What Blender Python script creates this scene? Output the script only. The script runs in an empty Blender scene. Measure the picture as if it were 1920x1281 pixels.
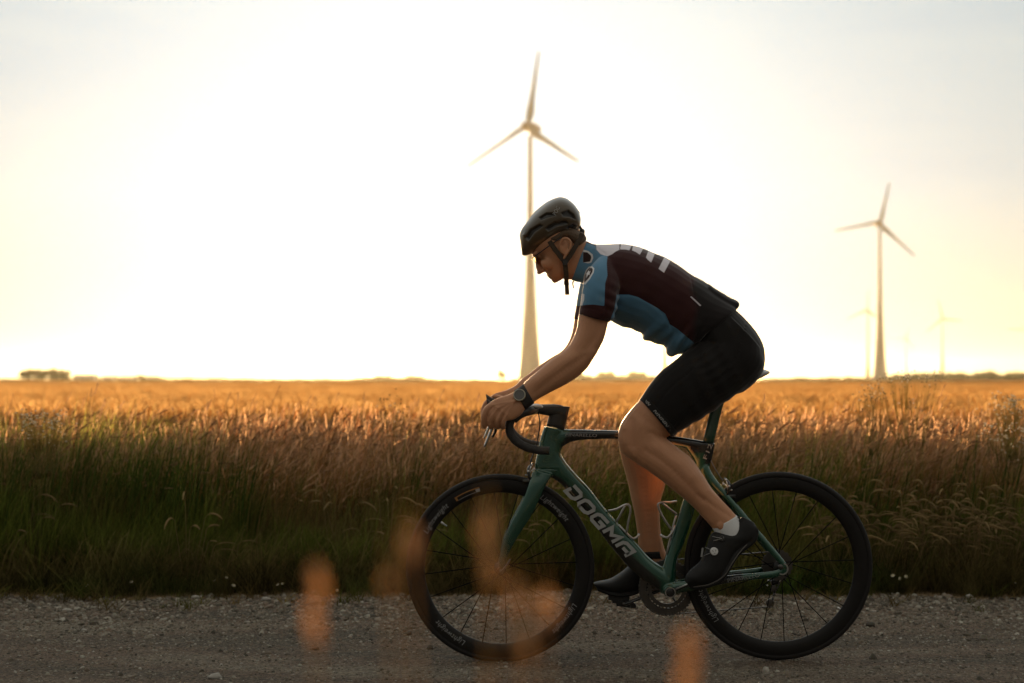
import bpy, math, random
import numpy as np
from mathutils import Vector, Matrix

sc = bpy.context.scene
COL = sc.collection
R = math.radians

# ------------------------------------------------------------------ camera
FPX, D0, CAMZ, HZY = 2667.0, 5.08, 1.0057, 713.0
cam_data = bpy.data.cameras.new('camera')
cam = bpy.data.objects.new('camera', cam_data)
COL.objects.link(cam)
cam.location = (0, 0, CAMZ)
cam.rotation_euler = (R(90), 0, 0)
cam_data.sensor_width = 36.0
cam_data.lens = 50.0
cam_data.shift_y = (HZY - 640.5) / 1920.0
cam_data.clip_start = 0.05
cam_data.clip_end = 60000.0
cam_data.dof.use_dof = True
cam_data.dof.focus_distance = 5.0
cam_data.dof.aperture_fstop = 2.35
sc.camera = cam

# ------------------------------------------------------------------ light
SUN_AZ, SUN_EL = R(-2.6), R(3.0)          # azimuth from +Y, negative = towards -X
sdir = Vector((math.sin(SUN_AZ) * math.cos(SUN_EL), math.cos(SUN_AZ) * math.cos(SUN_EL), math.sin(SUN_EL)))
world = bpy.data.worlds.new("World")
sc.world = world
world.use_nodes = True
wn = world.node_tree
for n in list(wn.nodes):
    wn.nodes.remove(n)
w_out = wn.nodes.new('ShaderNodeOutputWorld')
w_bg = wn.nodes.new('ShaderNodeBackground')
w_sky = wn.nodes.new('ShaderNodeTexSky')
w_sky.sky_type = 'NISHITA'
w_sky.sun_disc = False
w_sky.sun_elevation = SUN_EL
w_sky.sun_rotation = SUN_AZ
w_sky.air_density = 1.0
w_sky.dust_density = 5.0
w_sky.ozone_density = 1.0
w_hs = wn.nodes.new('ShaderNodeHueSaturation')
w_hs.inputs['Saturation'].default_value = 0.42
wn.links.new(w_sky.outputs[0], w_hs.inputs['Color'])
# hazy, very bright air round the low sun
w_tc = wn.nodes.new('ShaderNodeTexCoord')
w_dot = wn.nodes.new('ShaderNodeVectorMath'); w_dot.operation = 'DOT_PRODUCT'
w_dot.inputs[1].default_value = sdir
wn.links.new(w_tc.outputs['Generated'], w_dot.inputs[0])
w_mr = wn.nodes.new('ShaderNodeMapRange')
w_mr.inputs['From Min'].default_value = 0.0
w_mr.inputs['From Max'].default_value = 1.0
wn.links.new(w_dot.outputs['Value'], w_mr.inputs['Value'])
def w_pow(e):
    p = wn.nodes.new('ShaderNodeMath'); p.operation = 'POWER'
    wn.links.new(w_mr.outputs[0], p.inputs[0]); p.inputs[1].default_value = e
    return p
w_wide, w_core = w_pow(0.35), w_pow(24.0)
def w_scaled(src, col):
    m = wn.nodes.new('ShaderNodeVectorMath'); m.operation = 'SCALE'
    m.inputs[0].default_value = col
    wn.links.new(src.outputs[0], m.inputs['Scale'])
    return m
GLOW_WIDE, GLOW_CORE = (1.52, 1.74, 1.80), (1.3, 1.6, 1.9)
w_a = wn.nodes.new('ShaderNodeVectorMath'); w_a.operation = 'ADD'
w_b = wn.nodes.new('ShaderNodeVectorMath'); w_b.operation = 'ADD'
wn.links.new(w_scaled(w_wide, GLOW_WIDE).outputs[0], w_a.inputs[0])
wn.links.new(w_scaled(w_core, GLOW_CORE).outputs[0], w_a.inputs[1])
wn.links.new(w_a.outputs[0], w_b.inputs[0])
w_dim = wn.nodes.new('ShaderNodeVectorMath'); w_dim.operation = 'SCALE'
w_dim.inputs['Scale'].default_value = 0.03
w_tint = wn.nodes.new('ShaderNodeVectorMath'); w_tint.operation = 'MULTIPLY'
w_tint.inputs[1].default_value = (0.98, 1.0, 1.04)
wn.links.new(w_hs.outputs[0], w_dim.inputs[0])
wn.links.new(w_dim.outputs[0], w_tint.inputs[0]); wn.links.new(w_tint.outputs[0], w_b.inputs[1])
w_c = wn.nodes.new('ShaderNodeVectorMath'); w_c.operation = 'ADD'
# warm along the horizon, cool white higher up; the dome overhead gives the soft light of the shade
w_z = wn.nodes.new('ShaderNodeSeparateXYZ'); wn.links.new(w_tc.outputs['Generated'], w_z.inputs[0])
def w_ramp(stops):
    r = wn.nodes.new('ShaderNodeValToRGB'); cr = r.color_ramp
    cr.elements[0].position = stops[0][0]; cr.elements[0].color = (*stops[0][1], 1)
    cr.elements[1].position = stops[1][0]; cr.elements[1].color = (*stops[1][1], 1)
    for p_, c_ in stops[2:]:
        e_ = cr.elements.new(p_); e_.color = (*c_, 1)
    wn.links.new(w_z.outputs['Z'], r.inputs[0])
    return r
w_t = wn.nodes.new('ShaderNodeVectorMath'); w_t.operation = 'MULTIPLY'
wn.links.new(w_b.outputs[0], w_t.inputs[0])
wn.links.new(w_ramp([(0.0, (1.0, .80, .50)), (.05, (1.0, .92, .78)), (.13, (1.0, .99, .97)), (.26, (.95, .98, 1.0))]).outputs[0], w_t.inputs[1])
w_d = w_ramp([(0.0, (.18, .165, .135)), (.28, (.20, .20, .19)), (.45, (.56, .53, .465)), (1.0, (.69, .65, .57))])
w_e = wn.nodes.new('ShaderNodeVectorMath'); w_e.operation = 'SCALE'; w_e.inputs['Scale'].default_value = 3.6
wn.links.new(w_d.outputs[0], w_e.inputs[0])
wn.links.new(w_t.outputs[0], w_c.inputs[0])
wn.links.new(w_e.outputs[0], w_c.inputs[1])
# thin veils of high cloud
w_mp = wn.nodes.new('ShaderNodeMapping'); w_mp.inputs['Scale'].default_value = (2.2, 2.2, 13); w_mp.inputs['Rotation'].default_value = (0, R(7), 0)
wn.links.new(w_tc.outputs['Generated'], w_mp.inputs['Vector'])
w_nz = wn.nodes.new('ShaderNodeTexNoise'); w_nz.inputs['Scale'].default_value = 1.6; w_nz.inputs['Detail'].default_value = 5; w_nz.inputs['Distortion'].default_value = .6
wn.links.new(w_mp.outputs[0], w_nz.inputs['Vector'])
w_cr = wn.nodes.new('ShaderNodeValToRGB')
w_cr.color_ramp.elements[0].position = .36; w_cr.color_ramp.elements[0].color = (.92, .945, .965, 1)
w_cr.color_ramp.elements[1].position = .64; w_cr.color_ramp.elements[1].color = (1.0, 1.0, .98, 1)
wn.links.new(w_nz.outputs['Fac'], w_cr.inputs[0])
w_cm = wn.nodes.new('ShaderNodeVectorMath'); w_cm.operation = 'MULTIPLY'
wn.links.new(w_c.outputs[0], w_cm.inputs[0]); wn.links.new(w_cr.outputs[0], w_cm.inputs[1])
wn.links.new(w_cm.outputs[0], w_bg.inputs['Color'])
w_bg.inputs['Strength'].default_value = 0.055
wn.links.new(w_bg.outputs[0], w_out.inputs['Surface'])

sun_data = bpy.data.lights.new('sun', 'SUN')
sun_data.energy = 5.0
sun_data.angle = R(0.6)
sun_data.color = (1.0, 0.66, 0.34)
sun = bpy.data.objects.new('sun', sun_data)
COL.objects.link(sun)
sun.rotation_euler = sdir.to_track_quat('Z', 'Y').to_euler()

sc.view_settings.view_transform = 'Standard'
sc.view_settings.look = 'None'
sc.view_settings.gamma = 1.0
sc.view_settings.use_curve_mapping = False
sc.view_settings.exposure = 2.2
sc.render.engine = 'CYCLES'
cy = sc.cycles
cy.use_denoising = True
cy.max_bounces = 7
cy.diffuse_bounces = 5
cy.glossy_bounces = 3
cy.transmission_bounces = 4
cy.volume_bounces = 0
cy.transparent_max_bounces = 8
cy.caustics_reflective = False
cy.caustics_refractive = False
cy.sample_clamp_indirect = 4.0

# ------------------------------------------------------------------ helpers
def PX(x, y, d=0.0):
    """a place in the scene: photo pixel (x, y) on the plane d metres behind the bicycle's"""
    Y = D0 + d
    return Vector(((x - 960) / FPX * Y, Y, CAMZ - (y - HZY) / FPX * Y))

def tag(o, label=None, cat=None, group=None, kind=None):
    if label: o['label'] = label
    if cat: o['category'] = cat
    if group: o['group'] = group
    if kind: o['kind'] = kind
    return o

def empty(name, loc=(0, 0, 0), label=None, cat=None, group=None):
    o = bpy.data.objects.new(name, None)
    o.empty_display_size = 0.2
    COL.objects.link(o)
    o.location = loc
    return tag(o, label, cat, group)

def link_mesh(name, me, mat=None, parent=None, smooth=True):
    o = bpy.data.objects.new(name, me)
    COL.objects.link(o)
    if mat is not None and not me.materials:
        me.materials.append(mat)
    if parent is not None:
        o.parent = parent
        p = parent
        off = Vector((0, 0, 0))
        while p is not None:
            off += p.location
            p = p.parent
        o.location = -off
    if smooth:
        me.polygons.foreach_set('use_smooth', [True] * len(me.polygons))
    return o

def smoothpath(pts, sub=6, closed=False):
    """Catmull-Rom through rows of numbers"""
    P = np.array(pts, float)
    n = len(P)
    out = []
    segs = n if closed else n - 1
    for i in range(segs):
        if closed:
            p0, p1, p2, p3 = P[(i - 1) % n], P[i], P[(i + 1) % n], P[(i + 2) % n]
        else:
            p1, p2 = P[i], P[i + 1]
            p0 = P[i - 1] if i > 0 else 2 * p1 - p2
            p3 = P[i + 2] if i + 2 < n else 2 * p2 - p1
        for k in range(sub):
            t = k / sub
            out.append(0.5 * ((2 * p1) + (-p0 + p2) * t + (2 * p0 - 5 * p1 + 4 * p2 - p3) * t * t
                              + (-p0 + 3 * p1 - 3 * p2 + p3) * t ** 3))
    if not closed:
        out.append(P[-1])
    return np.array(out)

class MB:
    """collects shapes into one mesh"""
    def __init__(self):
        self.v, self.f, self.m = [], [], []
        self.mi = 0
    def add(self, vs, fs):
        b = len(self.v)
        self.v.extend([tuple(p) for p in vs])
        self.f.extend([tuple(b + i for i in f) for f in fs])
        self.m.extend([self.mi] * len(fs))
        return self
    def rings(self, rings, cap=True, closed=False):
        n = len(rings[0])
        vs = [p for r in rings for p in r]
        fs = []
        k = len(rings)
        for i in range(k if closed else k - 1):
            a, b = i * n, ((i + 1) % k) * n
            for j in range(n):
                j2 = (j + 1) % n
                fs.append((a + j, a + j2, b + j2, b + j))
        if cap and not closed:
            fs.append(tuple(range(n - 1, -1, -1)))
            fs.append(tuple((k - 1) * n + j for j in range(n)))
        return self.add(vs, fs)
    def tube(self, pts, rad, n=10, sub=1, flat=1.0, up=None, closed=False, cap=True):
        P = np.array([tuple(p) for p in pts], float)
        rad = np.full(len(P), rad, float) if np.isscalar(rad) else np.array(rad, float)
        if sub > 1:
            Q = smoothpath(np.hstack([P, rad[:, None]]), sub, closed)
            P, rad = Q[:, :3], Q[:, 3]
        T = np.gradient(P, axis=0) if not closed else (np.roll(P, -1, 0) - np.roll(P, 1, 0))
        T /= np.maximum(np.linalg.norm(T, axis=1), 1e-9)[:, None]
        u = np.array(up if up is not None else ((0, 1, 0) if abs(T[0][1]) < 0.9 else (1, 0, 0)), float)
        rs = []
        for i in range(len(P)):
            s = np.cross(T[i], u); s /= max(np.linalg.norm(s), 1e-9)
            w = np.cross(s, T[i])
            if up is None:
                u = w
            a = np.arange(n) * 2 * math.pi / n
            rs.append([tuple(P[i] + rad[i] * (math.cos(t) * s * flat + math.sin(t) * w)) for t in a])
        return self.rings(rs, cap, closed)
    def loft(self, rows, n=20, sub=4, e=2.0, cap=True):
        """rows: (ax, ay, bx, by, half width in m, depth d): the two outline points in the photo's
        plane and the half width along the depth axis"""
        Q = smoothpath([(r + (0.0,))[:6] if len(r) == 5 else r for r in rows], sub) if sub > 1 else np.array(rows, float)
        rs = []
        for ax, ay, bx, by, hw, d in Q:
            A, B = PX(ax, ay, d), PX(bx, by, d)
            c, h = (A + B) / 2, (A - B) / 2
            ring = []
            for k in range(n):
                t = 2 * math.pi * k / n
                ct, st = math.cos(t), math.sin(t)
                ct = math.copysign(abs(ct) ** (2 / e), ct); st = math.copysign(abs(st) ** (2 / e), st)
                ring.append(tuple(c + h * ct + Vector((0, hw * st, 0))))
            rs.append(ring)
        return self.rings(rs, cap)
    def ell(self, c, r, n=14, m=9, rot=None):
        c = Vector(c)
        vs, fs = [], []
        M = rot or Matrix.Identity(3)
        for i in range(1, m):
            p = math.pi * i / m
            for j in range(n):
                a = 2 * math.pi * j / n
                vs.append(c + M @ Vector((r[0] * math.sin(p) * math.cos(a), r[1] * math.sin(p) * math.sin(a), r[2] * math.cos(p))))
        top, bot = len(vs), len(vs) + 1
        vs += [c + M @ Vector((0, 0, r[2])), c + M @ Vector((0, 0, -r[2]))]
        for i in range(m - 2):
            for j in range(n):
                j2 = (j + 1) % n
                fs.append((i * n + j, (i + 1) * n + j, (i + 1) * n + j2, i * n + j2))
        for j in range(n):
            j2 = (j + 1) % n
            fs.append((top, j, j2)); fs.append((bot, (m - 2) * n + j2, (m - 2) * n + j))
        return self.add(vs, fs)
    def lathe(self, c, prof, n=24, axis='Y', closed=False):
        """prof: (radius, offset along the axis)"""
        c = Vector(c); rs = []
        for r, h in prof:
            ring = []
            for j in range(n):
                a = 2 * math.pi * j / n
                ca, sa = r * math.cos(a), r * math.sin(a)
                ring.append(tuple(c + (Vector((ca, h, sa)) if axis == 'Y' else Vector((ca, sa, h)))))
            rs.append(ring)
        return self.rings(rs, True, closed)
    def box(self, c, s, rot=None):
        c = Vector(c); M = rot or Matrix.Identity(3)
        vs = [c + M @ Vector((x * s[0] / 2, y * s[1] / 2, z * s[2] / 2)) for x in (-1, 1) for y in (-1, 1) for z in (-1, 1)]
        return self.add(vs, [(0, 1, 3, 2), (4, 6, 7, 5), (0, 4, 5, 1), (2, 3, 7, 6), (0, 2, 6, 4), (1, 5, 7, 3)])
    def plate(self, poly, y0, y1):
        """poly: (X, Z) outline, extruded between two depths"""
        n = len(poly)
        vs = [(p[0], y0, p[1]) for p in poly] + [(p[0], y1, p[1]) for p in poly]
        fs = [tuple(range(n)), tuple(range(2 * n - 1, n - 1, -1))]
        fs += [(i, i + n, (i + 1) % n + n, (i + 1) % n) for i in range(n)]
        return self.add(vs, fs)
    def mesh(self, name):
        me = bpy.data.meshes.new(name)
        me.from_pydata(self.v, [], self.f)
        me.polygons.foreach_set('material_index', self.m)
        me.update()
        return me
    def build(self, name, mat=None, parent=None, smooth=True, mats=None, auto=None):
        me = self.mesh(name)
        for q in (mats or []):
            me.materials.append(q)
        o = link_mesh(name, me, mat, parent, smooth)
        if auto is not None:
            me.set_sharp_from_angle(angle=R(auto))
        return o

def remeshed(mb, voxel, smooth=4, fac=0.5, name='tmp'):
    """one continuous skin over everything collected"""
    me = mb.mesh(name)
    o = bpy.data.objects.new(name, me)
    COL.objects.link(o)
    # outward normals first
    import bmesh
    bm = bmesh.new(); bm.from_mesh(me); bmesh.ops.recalc_face_normals(bm, faces=bm.faces); bm.to_mesh(me); bm.free()
    m = o.modifiers.new('r', 'REMESH'); m.mode = 'VOXEL'; m.voxel_size = voxel
    if smooth:
        s = o.modifiers.new('s', 'SMOOTH'); s.factor = fac; s.iterations = smooth
    dg = bpy.context.evaluated_depsgraph_get()
    out = bpy.data.meshes.new_from_object(o.evaluated_get(dg), depsgraph=dg)
    bpy.data.objects.remove(o); bpy.data.meshes.remove(me)
    out.name = name
    out.materials.clear()
    return out

# ------------------------------------------------------------------ materials
def mat(name, col=(0.5, 0.5, 0.5), rough=0.5, metal=0.0, spec=0.5, var=0.0, vscale=40.0, bump=0.0, bscale=200.0,
        coat=0.0, sub=0.0, subr=(1, .3, .15), sheen=0.0):
    m = bpy.data.materials.new(name)
    m.use_nodes = True
    nt = m.node_tree
    b = nt.nodes['Principled BSDF']
    b.inputs['Base Color'].default_value = (*col, 1)
    b.inputs['Roughness'].default_value = rough
    b.inputs['Metallic'].default_value = metal
    b.inputs['Specular IOR Level'].default_value = spec
    b.inputs['Coat Weight'].default_value = coat
    b.inputs['Coat Roughness'].default_value = 0.12
    if sub:
        b.inputs['Subsurface Weight'].default_value = sub
        b.inputs['Subsurface Radius'].default_value = subr
        b.inputs['Subsurface Scale'].default_value = 0.008
    if sheen:
        b.inputs['Sheen Weight'].default_value = sheen
        b.inputs['Sheen Roughness'].default_value = 0.4
    tc = nt.nodes.new('ShaderNodeTexCoord')
    if var:
        nz = nt.nodes.new('ShaderNodeTexNoise'); nz.inputs['Scale'].default_value = vscale; nz.inputs['Detail'].default_value = 5
        nt.links.new(tc.outputs['Object'], nz.inputs['Vector'])
        mx = nt.nodes.new('ShaderNodeMix'); mx.data_type = 'RGBA'
        mx.inputs['A'].default_value = (*[c * (1 - var) for c in col], 1)
        mx.inputs['B'].default_value = (*[min(1, c * (1 + var)) for c in col], 1)
        nt.links.new(nz.outputs['Fac'], mx.inputs['Factor'])
        nt.links.new(mx.outputs['Result'], b.inputs['Base Color'])
    if bump:
        nb = nt.nodes.new('ShaderNodeTexNoise'); nb.inputs['Scale'].default_value = bscale; nb.inputs['Detail'].default_value = 4
        nt.links.new(tc.outputs['Object'], nb.inputs['Vector'])
        bp = nt.nodes.new('ShaderNodeBump'); bp.inputs['Strength'].default_value = bump; bp.inputs['Distance'].default_value = 0.004
        nt.links.new(nb.outputs['Fac'], bp.inputs['Height'])
        nt.links.new(bp.outputs['Normal'], b.inputs['Normal'])
    return m

def ramp(nt, stops, interp='LINEAR'):
    r = nt.nodes.new('ShaderNodeValToRGB')
    cr = r.color_ramp; cr.interpolation = interp
    while len(cr.elements) > 1:
        cr.elements.remove(cr.elements[-1])
    cr.elements[0].position = stops[0][0]; cr.elements[0].color = (*stops[0][1], 1)
    for p, c in stops[1:]:
        e = cr.elements.new(p); e.color = (*c, 1)
    return r

def plant_mat(name, stops, hmax, trans=0.45, patch=None, var=0.5, rough=0.6):
    """leafy matter: colour runs up the stalk (by height), varies per tuft; light passes through"""
    m = bpy.data.materials.new(name); m.use_nodes = True
    nt = m.node_tree; nt.nodes.clear()
    out = nt.nodes.new('ShaderNodeOutputMaterial')
    geo = nt.nodes.new('ShaderNodeNewGeometry')
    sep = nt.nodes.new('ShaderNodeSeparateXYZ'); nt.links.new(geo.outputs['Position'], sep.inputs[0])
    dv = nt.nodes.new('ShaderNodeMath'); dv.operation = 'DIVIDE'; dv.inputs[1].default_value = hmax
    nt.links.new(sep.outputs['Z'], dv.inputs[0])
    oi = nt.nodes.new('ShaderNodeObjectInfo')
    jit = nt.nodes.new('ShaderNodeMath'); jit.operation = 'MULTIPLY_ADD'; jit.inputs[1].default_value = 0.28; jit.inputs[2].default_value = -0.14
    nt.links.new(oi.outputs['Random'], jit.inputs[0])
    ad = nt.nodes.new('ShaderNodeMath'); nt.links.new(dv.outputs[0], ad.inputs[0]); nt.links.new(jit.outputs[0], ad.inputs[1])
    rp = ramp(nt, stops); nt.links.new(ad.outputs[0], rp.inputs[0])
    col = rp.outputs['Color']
    if patch:
        nz = nt.nodes.new('ShaderNodeTexNoise'); nz.inputs['Scale'].default_value = 1.3; nz.inputs['Detail'].default_value = 2
        nt.links.new(geo.outputs['Position'], nz.inputs['Vector'])
        pr = nt.nodes.new('ShaderNodeMapRange'); pr.inputs['From Min'].default_value = 0.48; pr.inputs['From Max'].default_value = 0.64
        nt.links.new(nz.outputs['Fac'], pr.inputs['Value'])
        mx = nt.nodes.new('ShaderNodeMix'); mx.data_type = 'RGBA'
        nt.links.new(pr.outputs[0], mx.inputs['Factor']); nt.links.new(col, mx.inputs['A'])
        mx.inputs['B'].default_value = (*patch, 1)
        col = mx.outputs['Result']
    hs = nt.nodes.new('ShaderNodeHueSaturation')
    vr = nt.nodes.new('ShaderNodeMapRange'); vr.inputs['To Min'].default_value = 1 - var; vr.inputs['To Max'].default_value = 1 + var
    mu = nt.nodes.new('ShaderNodeMath'); mu.operation = 'MULTIPLY'; mu.inputs[1].default_value = 7.13
    fr = nt.nodes.new('ShaderNodeMath'); fr.operation = 'FRACT'
    nt.links.new(oi.outputs['Random'], mu.inputs[0]); nt.links.new(mu.outputs[0], fr.inputs[0])
    nt.links.new(fr.outputs[0], vr.inputs['Value']); nt.links.new(vr.outputs[0], hs.inputs['Value'])
    nt.links.new(col, hs.inputs['Color'])
    di = nt.nodes.new('ShaderNodeBsdfDiffuse'); tr = nt.nodes.new('ShaderNodeBsdfTranslucent')
    nt.links.new(hs.outputs[0], di.inputs['Color']); nt.links.new(hs.outputs[0], tr.inputs['Color'])
    ms = nt.nodes.new('ShaderNodeMixShader'); ms.inputs[0].default_value = trans
    nt.links.new(di.outputs[0], ms.inputs[1]); nt.links.new(tr.outputs[0], ms.inputs[2])
    nt.links.new(ms.outputs[0], out.inputs['Surface'])
    return m
# ------------------------------------------------------------------ scattered matter through geometry nodes
_ng = None
def scatter_group():
    global _ng
    if _ng: return _ng
    ng = bpy.data.node_groups.new('scatter', 'GeometryNodeTree')
    ng.interface.new_socket('Geometry', in_out='INPUT', socket_type='NodeSocketGeometry')
    ng.interface.new_socket('Geometry', in_out='OUTPUT', socket_type='NodeSocketGeometry')
    N, L = ng.nodes.new, ng.links.new
    gi, go = N('NodeGroupInput'), N('NodeGroupOutput')
    def attr(nm, ty):
        a = N('GeometryNodeInputNamedAttribute'); a.data_type = ty; a.inputs['Name'].default_value = nm
        return a
    sep = N('GeometryNodeSeparateGeometry'); sep.domain = 'POINT'
    isp = attr('ispt', 'BOOLEAN')
    L(gi.outputs[0], sep.inputs['Geometry']); L(isp.outputs['Attribute'], sep.inputs['Selection'])
    m2p = N('GeometryNodeMeshToPoints'); L(sep.outputs['Selection'], m2p.inputs['Mesh'])
    spl = N('GeometryNodeSplitToInstances'); spl.domain = 'POINT'
    vid = attr('vid', 'INT')
    L(sep.outputs['Inverted'], spl.inputs['Geometry']); L(vid.outputs['Attribute'], spl.inputs['Group ID'])
    iop = N('GeometryNodeInstanceOnPoints')
    L(m2p.outputs[0], iop.inputs['Points']); L(spl.outputs['Instances'], iop.inputs['Instance'])
    iop.inputs['Pick Instance'].default_value = True
    L(attr('vid', 'INT').outputs['Attribute'], iop.inputs['Instance Index'])
    e2r = N('FunctionNodeEulerToRotation'); L(attr('rot', 'FLOAT_VECTOR').outputs['Attribute'], e2r.inputs[0])
    L(e2r.outputs[0], iop.inputs['Rotation']); L(attr('scl', 'FLOAT_VECTOR').outputs['Attribute'], iop.inputs['Scale'])
    L(iop.outputs[0], go.inputs[0])
    _ng = ng
    return ng

def scatter(name, variants, pts, rot, scl, vid, mats, kind='stuff', smooth=False):
    """variants: list of MB; one object holding the sources and the points they are set out on"""
    V, F, MI, VID = [], [], [], []
    for k, mb in enumerate(variants):
        b = len(V)
        V.extend(mb.v); F.extend([tuple(b + i for i in f) for f in mb.f]); MI.extend(mb.m)
        VID.extend([k] * len(mb.v))
    nv = len(V)
    allv = np.vstack([np.array(V, float), np.asarray(pts, float)])
    me = bpy.data.meshes.new(name)
    me.from_pydata(allv.tolist(), [], F)
    me.polygons.foreach_set('material_index', MI)
    if smooth: me.polygons.foreach_set('use_smooth', [True] * len(F))
    n = len(allv)
    a = me.attributes.new('ispt', 'BOOLEAN', 'POINT'); x = np.zeros(n, bool); x[nv:] = True; a.data.foreach_set('value', x)
    a = me.attributes.new('vid', 'INT', 'POINT'); x = np.zeros(n, np.int32); x[:nv] = VID; x[nv:] = vid; a.data.foreach_set('value', x)
    for nm, arr in (('rot', rot), ('scl', scl)):
        a = me.attributes.new(nm, 'FLOAT_VECTOR', 'POINT'); x = np.ones((n, 3), np.float32); x[nv:] = arr
        a.data.foreach_set('vector', x.ravel())
    for m in mats: me.materials.append(m)
    o = bpy.data.objects.new(name, me); COL.objects.link(o)
    md = o.modifiers.new('scatter', 'NODES'); md.node_group = scatter_group()
    o['kind'] = kind
    return o

rng = np.random.default_rng(7)
random.seed(7)

def blade(mb, x, y, h, w, lean, ang, droop, seg=5, yaw=None, twist=0.0):
    """one tapering grass blade"""
    yaw = rng.uniform(0, math.pi) if yaw is None else yaw
    ca, sa = math.cos(ang), math.sin(ang)
    cy_, sy_ = math.cos(yaw), math.sin(yaw)
    vs, fs = [], []
    for i in range(seg + 1):
        t = i / seg
        off = lean * h * t + droop * h * t ** 3
        z = h * (t - 0.5 * abs(droop) * t ** 4)
        ww = w * (1 - t ** 2.2) * (0.75 + 0.25 * min(1, 4 * t)) if i < seg else 0
        px, py = x + off * ca, y + off * sa
        if i < seg:
            vs += [(px - ww / 2 * cy_, py - ww / 2 * sy_, z), (px + ww / 2 * cy_, py + ww / 2 * sy_, z)]
        else:
            vs.append((px, py, z))
    for i in range(seg - 1):
        fs.append((2 * i, 2 * i + 1, 2 * i + 3, 2 * i + 2))
    fs.append((2 * seg - 2, 2 * seg - 1, 2 * seg))
    mb.add(vs, fs)

def stalk(mb, x, y, h, lean, ang, droop, headlen, headw, mi_stem=0, mi_head=1, seg=6, loose=False, stemw=0.0022, beard=0.0):
    """a thin stem with a seed head at its end"""
    ca, sa = math.cos(ang), math.sin(ang)
    pts = []
    for i in range(seg + 1):
        t = i / seg
        off = lean * h * t + droop * h * t ** 4
        z = h * (t - 0.55 * abs(droop) * t ** 5)
        pts.append(np.array((x + off * ca, y + off * sa, z)))
    mb.mi = mi_stem
    rs = []
    for i, p in enumerate(pts):
        w = stemw * (1 - 0.5 * i / seg)
        rs.append([tuple(p + np.array((w * math.cos(a), w * math.sin(a), 0))) for a in (0.5, 2.6, 4.7)])
    mb.rings(rs, False)
    d = pts[-1] - pts[-2]; d /= np.linalg.norm(d)
    mb.mi = mi_head
    p = pts[-1]
    if loose:
        k = 16
        for j in range(k):
            t = j / k
            q = p + d * headlen * t
            a = rng.uniform(0, 6.28)
            r = headw * (1 - 0.75 * t) * rng.uniform(.3, 1)
            g = np.array((math.cos(a) * r, math.sin(a) * r, rng.uniform(-.4, .6) * r)) + q
            s = rng.uniform(.0025, .0045)
            e = d * s * 2.2
            sd = np.cross(d, (0.3, 1, 0.2)); sd /= np.linalg.norm(sd)
            mb.add([tuple(g - e), tuple(g + sd * s * .6), tuple(g + e), tuple(g - sd * s * .6)], [(0, 1, 2, 3)])
            mb.add([tuple(q), tuple(g), tuple(q + d * .0016)], [(0, 1, 2)])
    else:
        u = np.cross(d, (0, 1, 0.1)); u /= max(np.linalg.norm(u), 1e-6); w = np.cross(d, u)
        bend = np.array((ca, sa, -0.6)) * droop * 0.5
        rs = []
        for t, r in ((0, .35), (.15, .9), (.5, 1), (.8, .7), (1, .12)):
            q = p + d * headlen * t + bend * headlen * t * t
            rs.append([tuple(q + headw / 2 * r * (math.cos(a) * u + math.sin(a) * w)) for a in (0, 1.57, 3.14, 4.71)])
        mb.rings(rs, True)
        if beard:
            for j in range(7):
                t = rng.uniform(.1, .9)
                q = p + d * headlen * t + bend * headlen * t * t
                a = rng.uniform(0, 6.28)
                tip = q + d * beard + (math.cos(a) * u + math.sin(a) * w) * beard * .28 + bend * headlen
                sd = u * .0006 + w * .0006
                mb.add([tuple(q - sd), tuple(q + sd), tuple(tip)], [(0, 1, 2)])

# ------------------------------------------------------------------ ground, road, land to the horizon
def ground_mat():
    m = mat('soil', (0.16, 0.11, 0.06), 0.95, spec=0.1, var=0.4, vscale=0.8)
    return m
MB().add([(-16000, -60, 0), (16000, -60, 0), (16000, 30000, 0), (-16000, 30000, 0)], [(0, 1, 2, 3)]).build('ground', ground_mat(), smooth=False)
bpy.data.objects['ground']['kind'] = 'structure'

def edge_y(x):
    return 6.60 + 0.07 * math.sin(x * 1.7 + 1) + 0.05 * math.sin(x * 4.3) + 0.035 * math.sin(x * 11.1) + .02 * math.sin(x * 23.0)

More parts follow.
